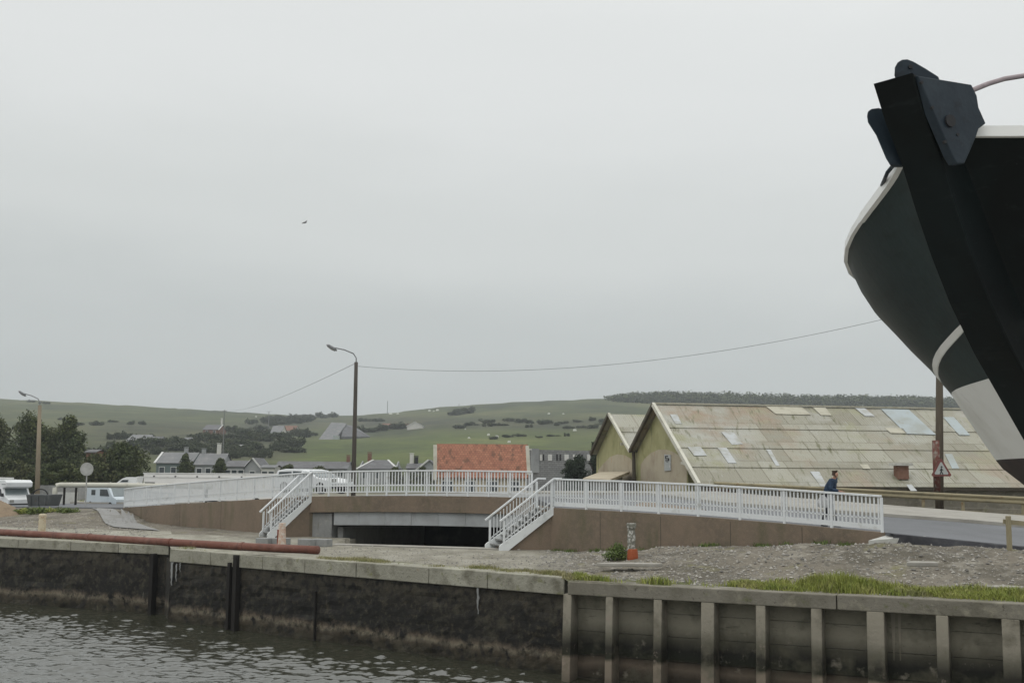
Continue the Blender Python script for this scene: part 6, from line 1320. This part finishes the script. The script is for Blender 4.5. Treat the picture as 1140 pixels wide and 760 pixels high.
# stem timber
mb = MB(); rows = []; hw = .115
zst = [2.10, 1.9, 1.70, 1.45, 1.2, .95, .68, .42, .15, -.1, -.35, -.58, -.8, -1.0, -1.15, -1.3, -1.4]
for z in zst:
    s = stem_s(z); th = .30 if z > 1.8 else .46; s -= float(np.interp(z, [-1.4, -.6, 1.3, 1.9], [.0, .12, .12, 0]))
    dn = Vector((0, 0, 0)) if z > 1.8 else ax*.0
    nz_ = 0
    rows.append([bpt(s-.19, hw, z, 1), bpt(s-.19, -hw, z, 1), bpt(s+th-.19, -hw, z-(.03 if z > 2 else 0), 1), bpt(s+th-.19, hw, z-(.03 if z > 2 else 0), 1), bpt(s-.19, hw, z, 1)])
off = D(972.5, 93.5, 6.0)-rows[0][0]
rows = [[p+off for p in r] for r in rows]; mb.grid(rows[::-1]); mb.face(rows[0][:4]); mb.face(rows[-1][:4][::-1]); mb.build('stem', [M['boatblack']], BT, bevel=.012)
# stem-head block: bevelled upper part with the lit cheek's lighter tone in its colour
mb = MB(); r0 = rows[0]
blk = [r0[1]-lt*.003, r0[2]-lt*.003]
sv_ = lambda s, z: r0[1]+ax*s-lt*.012+Vector((0, 0, z))
eh = Vector((.365, .15, 0)).normalized(); nh = Vector((eh.y, -eh.x, 0)); hp0 = r0[1]+nh*.004
def hpnt(px, py):
    v = ray(px, py); t = (hp0-Vector((0, 0, EYE))).dot(nh)/v.dot(nh); return Vector((0, 0, EYE))+v*t
q = [hpnt(*p)+eh*.025 for p in ((1017.5, 83.5), (1078, 93.5), (1084, 106), (1086, 119), (1094, 137), (1086, 143), (1083, 152), (1078, 164), (1070, 182), (1062, 182), (1056, 172))]
mb.hexa(q, [p+Vector((-.035, .04, 0)) for p in q]); mb.build('stem_head', M['boattop'], BT, bevel=.006)
cH = hpnt(1057, 135); mb = MB(); mb.tube([cH+nh*.012, cH-nh*.02], .034, 14); mb.build('hawse_pin', M['black'], BT)
for s_4, z_4 in ((1038, 120), (1026, 92), (1066, 150), (1052, 158)): cc = hpnt(s_4, z_4); mb = MB(); mb.tube([cc+nh*.004, cc-nh*.01], .010, 8); mb.build('bolt', M['black'], BT)
# rounded fairlead plates: one rising behind the stem head, one on its far side
def plate(pts2, d, th, nm, off=Vector((0, 0, 0))):
    q = [D(x, y, d)+off for x, y in pts2]; mb = MB(); mb.hexa(q, [p+Vector((th*.5, th, 0)) for p in q]); return mb.build(nm, M['boattop'], BT, bevel=.006)
plate([(995.5, 84), (996, 75), (999, 69.5), (1004, 66.3), (1010, 65.8), (1017, 68.5), (1030, 76), (1045, 85.5), (1045, 95), (1000, 95)], 6.12, .05, 'fairlead_plate')
q = D(1014, 74, 6.11); mb = MB(); mb.tube([q, q+Vector((0, .02, 0))], .012, 8); mb.build('bolt', M['black'], BT)
plate([(965, 129), (966, 124), (970, 121), (978, 120), (1000, 126), (1020, 178), (1002, 184), (991, 184), (986, 176), (975, 150), (966, 136)], 6.20, .05, 'fairlead_plate')
mb = MB(); mb.tube([D(998, 180, 6.35), D(988, 192, 6.45), D(982, 206, 6.75)], .012, 8); mb.build('bow_rail', M['boattop'], BT, smooth=True)
# pulpit pipe
pp_ = [D(1068, 106, 6.15), D(1084, 100, 6.2), D(1100, 93.5, 6.4), D(1118, 88, 6.5), D(1140, 84.5, 6.65), D(1180, 82, 7.0), D(1250, 86, 7.7), D(1340, 95, 8.6)]
mb = MB(); mb.tube(pp_, .015, 10); mb.build('bow_rail', M['pinkpipe'], BT, smooth=True)
# two stanchions of the bow rail, beyond the frame
for i in (5, 7): mb = MB(); q = pp_[i]; mb.tube([q, Vector((q.x, q.y, EYE+1.0))], .014, 8); mb.build('stanchion', M['pinkpipe'], BT)
# keel and blocks on the near quay
mb = MB(); mb.bar(bpt(4.6, 0, -1.55, 1), bpt(13.2, 0, -1.55, 1), .25, .34); mb.build('keel', M['boatred'], BT)
CR = thing('keel_block', 'timber keel blocks carrying the fishing boat', 'keel blocks', (S0.x+ax.x*6, S0.y+ax.y*6, 0))
for s in (5.5, 8, 10.5, 12.8):
    c = bpt(s, 0, 0, 1); mb = MB(); mb.box((c.x, c.y, .58), (.5, 1.2, 1.16), math.atan2(ax.y, ax.x)); mb.build('block', M['timber'], CR)
nq2 = MB(); nq2.hexa([(8.5, 12.52, -4), (60, 12.52, -4), (60, 18.5, -4), (11.5, 18.5, -4)], [(8.5, 12.52, 0), (60, 12.52, 0), (60, 18.5, 0), (11.5, 18.5, 0)]); tag(nq2.build('near_quay', M['pave']), kind='structure')

# ------------------------------------------------------------------ damp air
hz = bpy.data.materials.new('damp_air'); hz.use_nodes = True; t = hz.node_tree; t.nodes.clear(); o_ = N(t, 'ShaderNodeOutputMaterial'); v_ = N(t, 'ShaderNodeVolumePrincipled')
v_.inputs['Color'].default_value = (.90, .95, 1.0, 1); v_.inputs['Density'].default_value = .00028; v_.inputs['Anisotropy'].default_value = .1; t.links.new(v_.outputs[0], o_.inputs['Volume'])
mb = MB(); mb.box((0, 550, 50), (2700, 1620, 114)); hzo = mb.build('haze', hz); tag(hzo, 'thin grey damp air over the far hillside', 'haze', None, 'stuff')
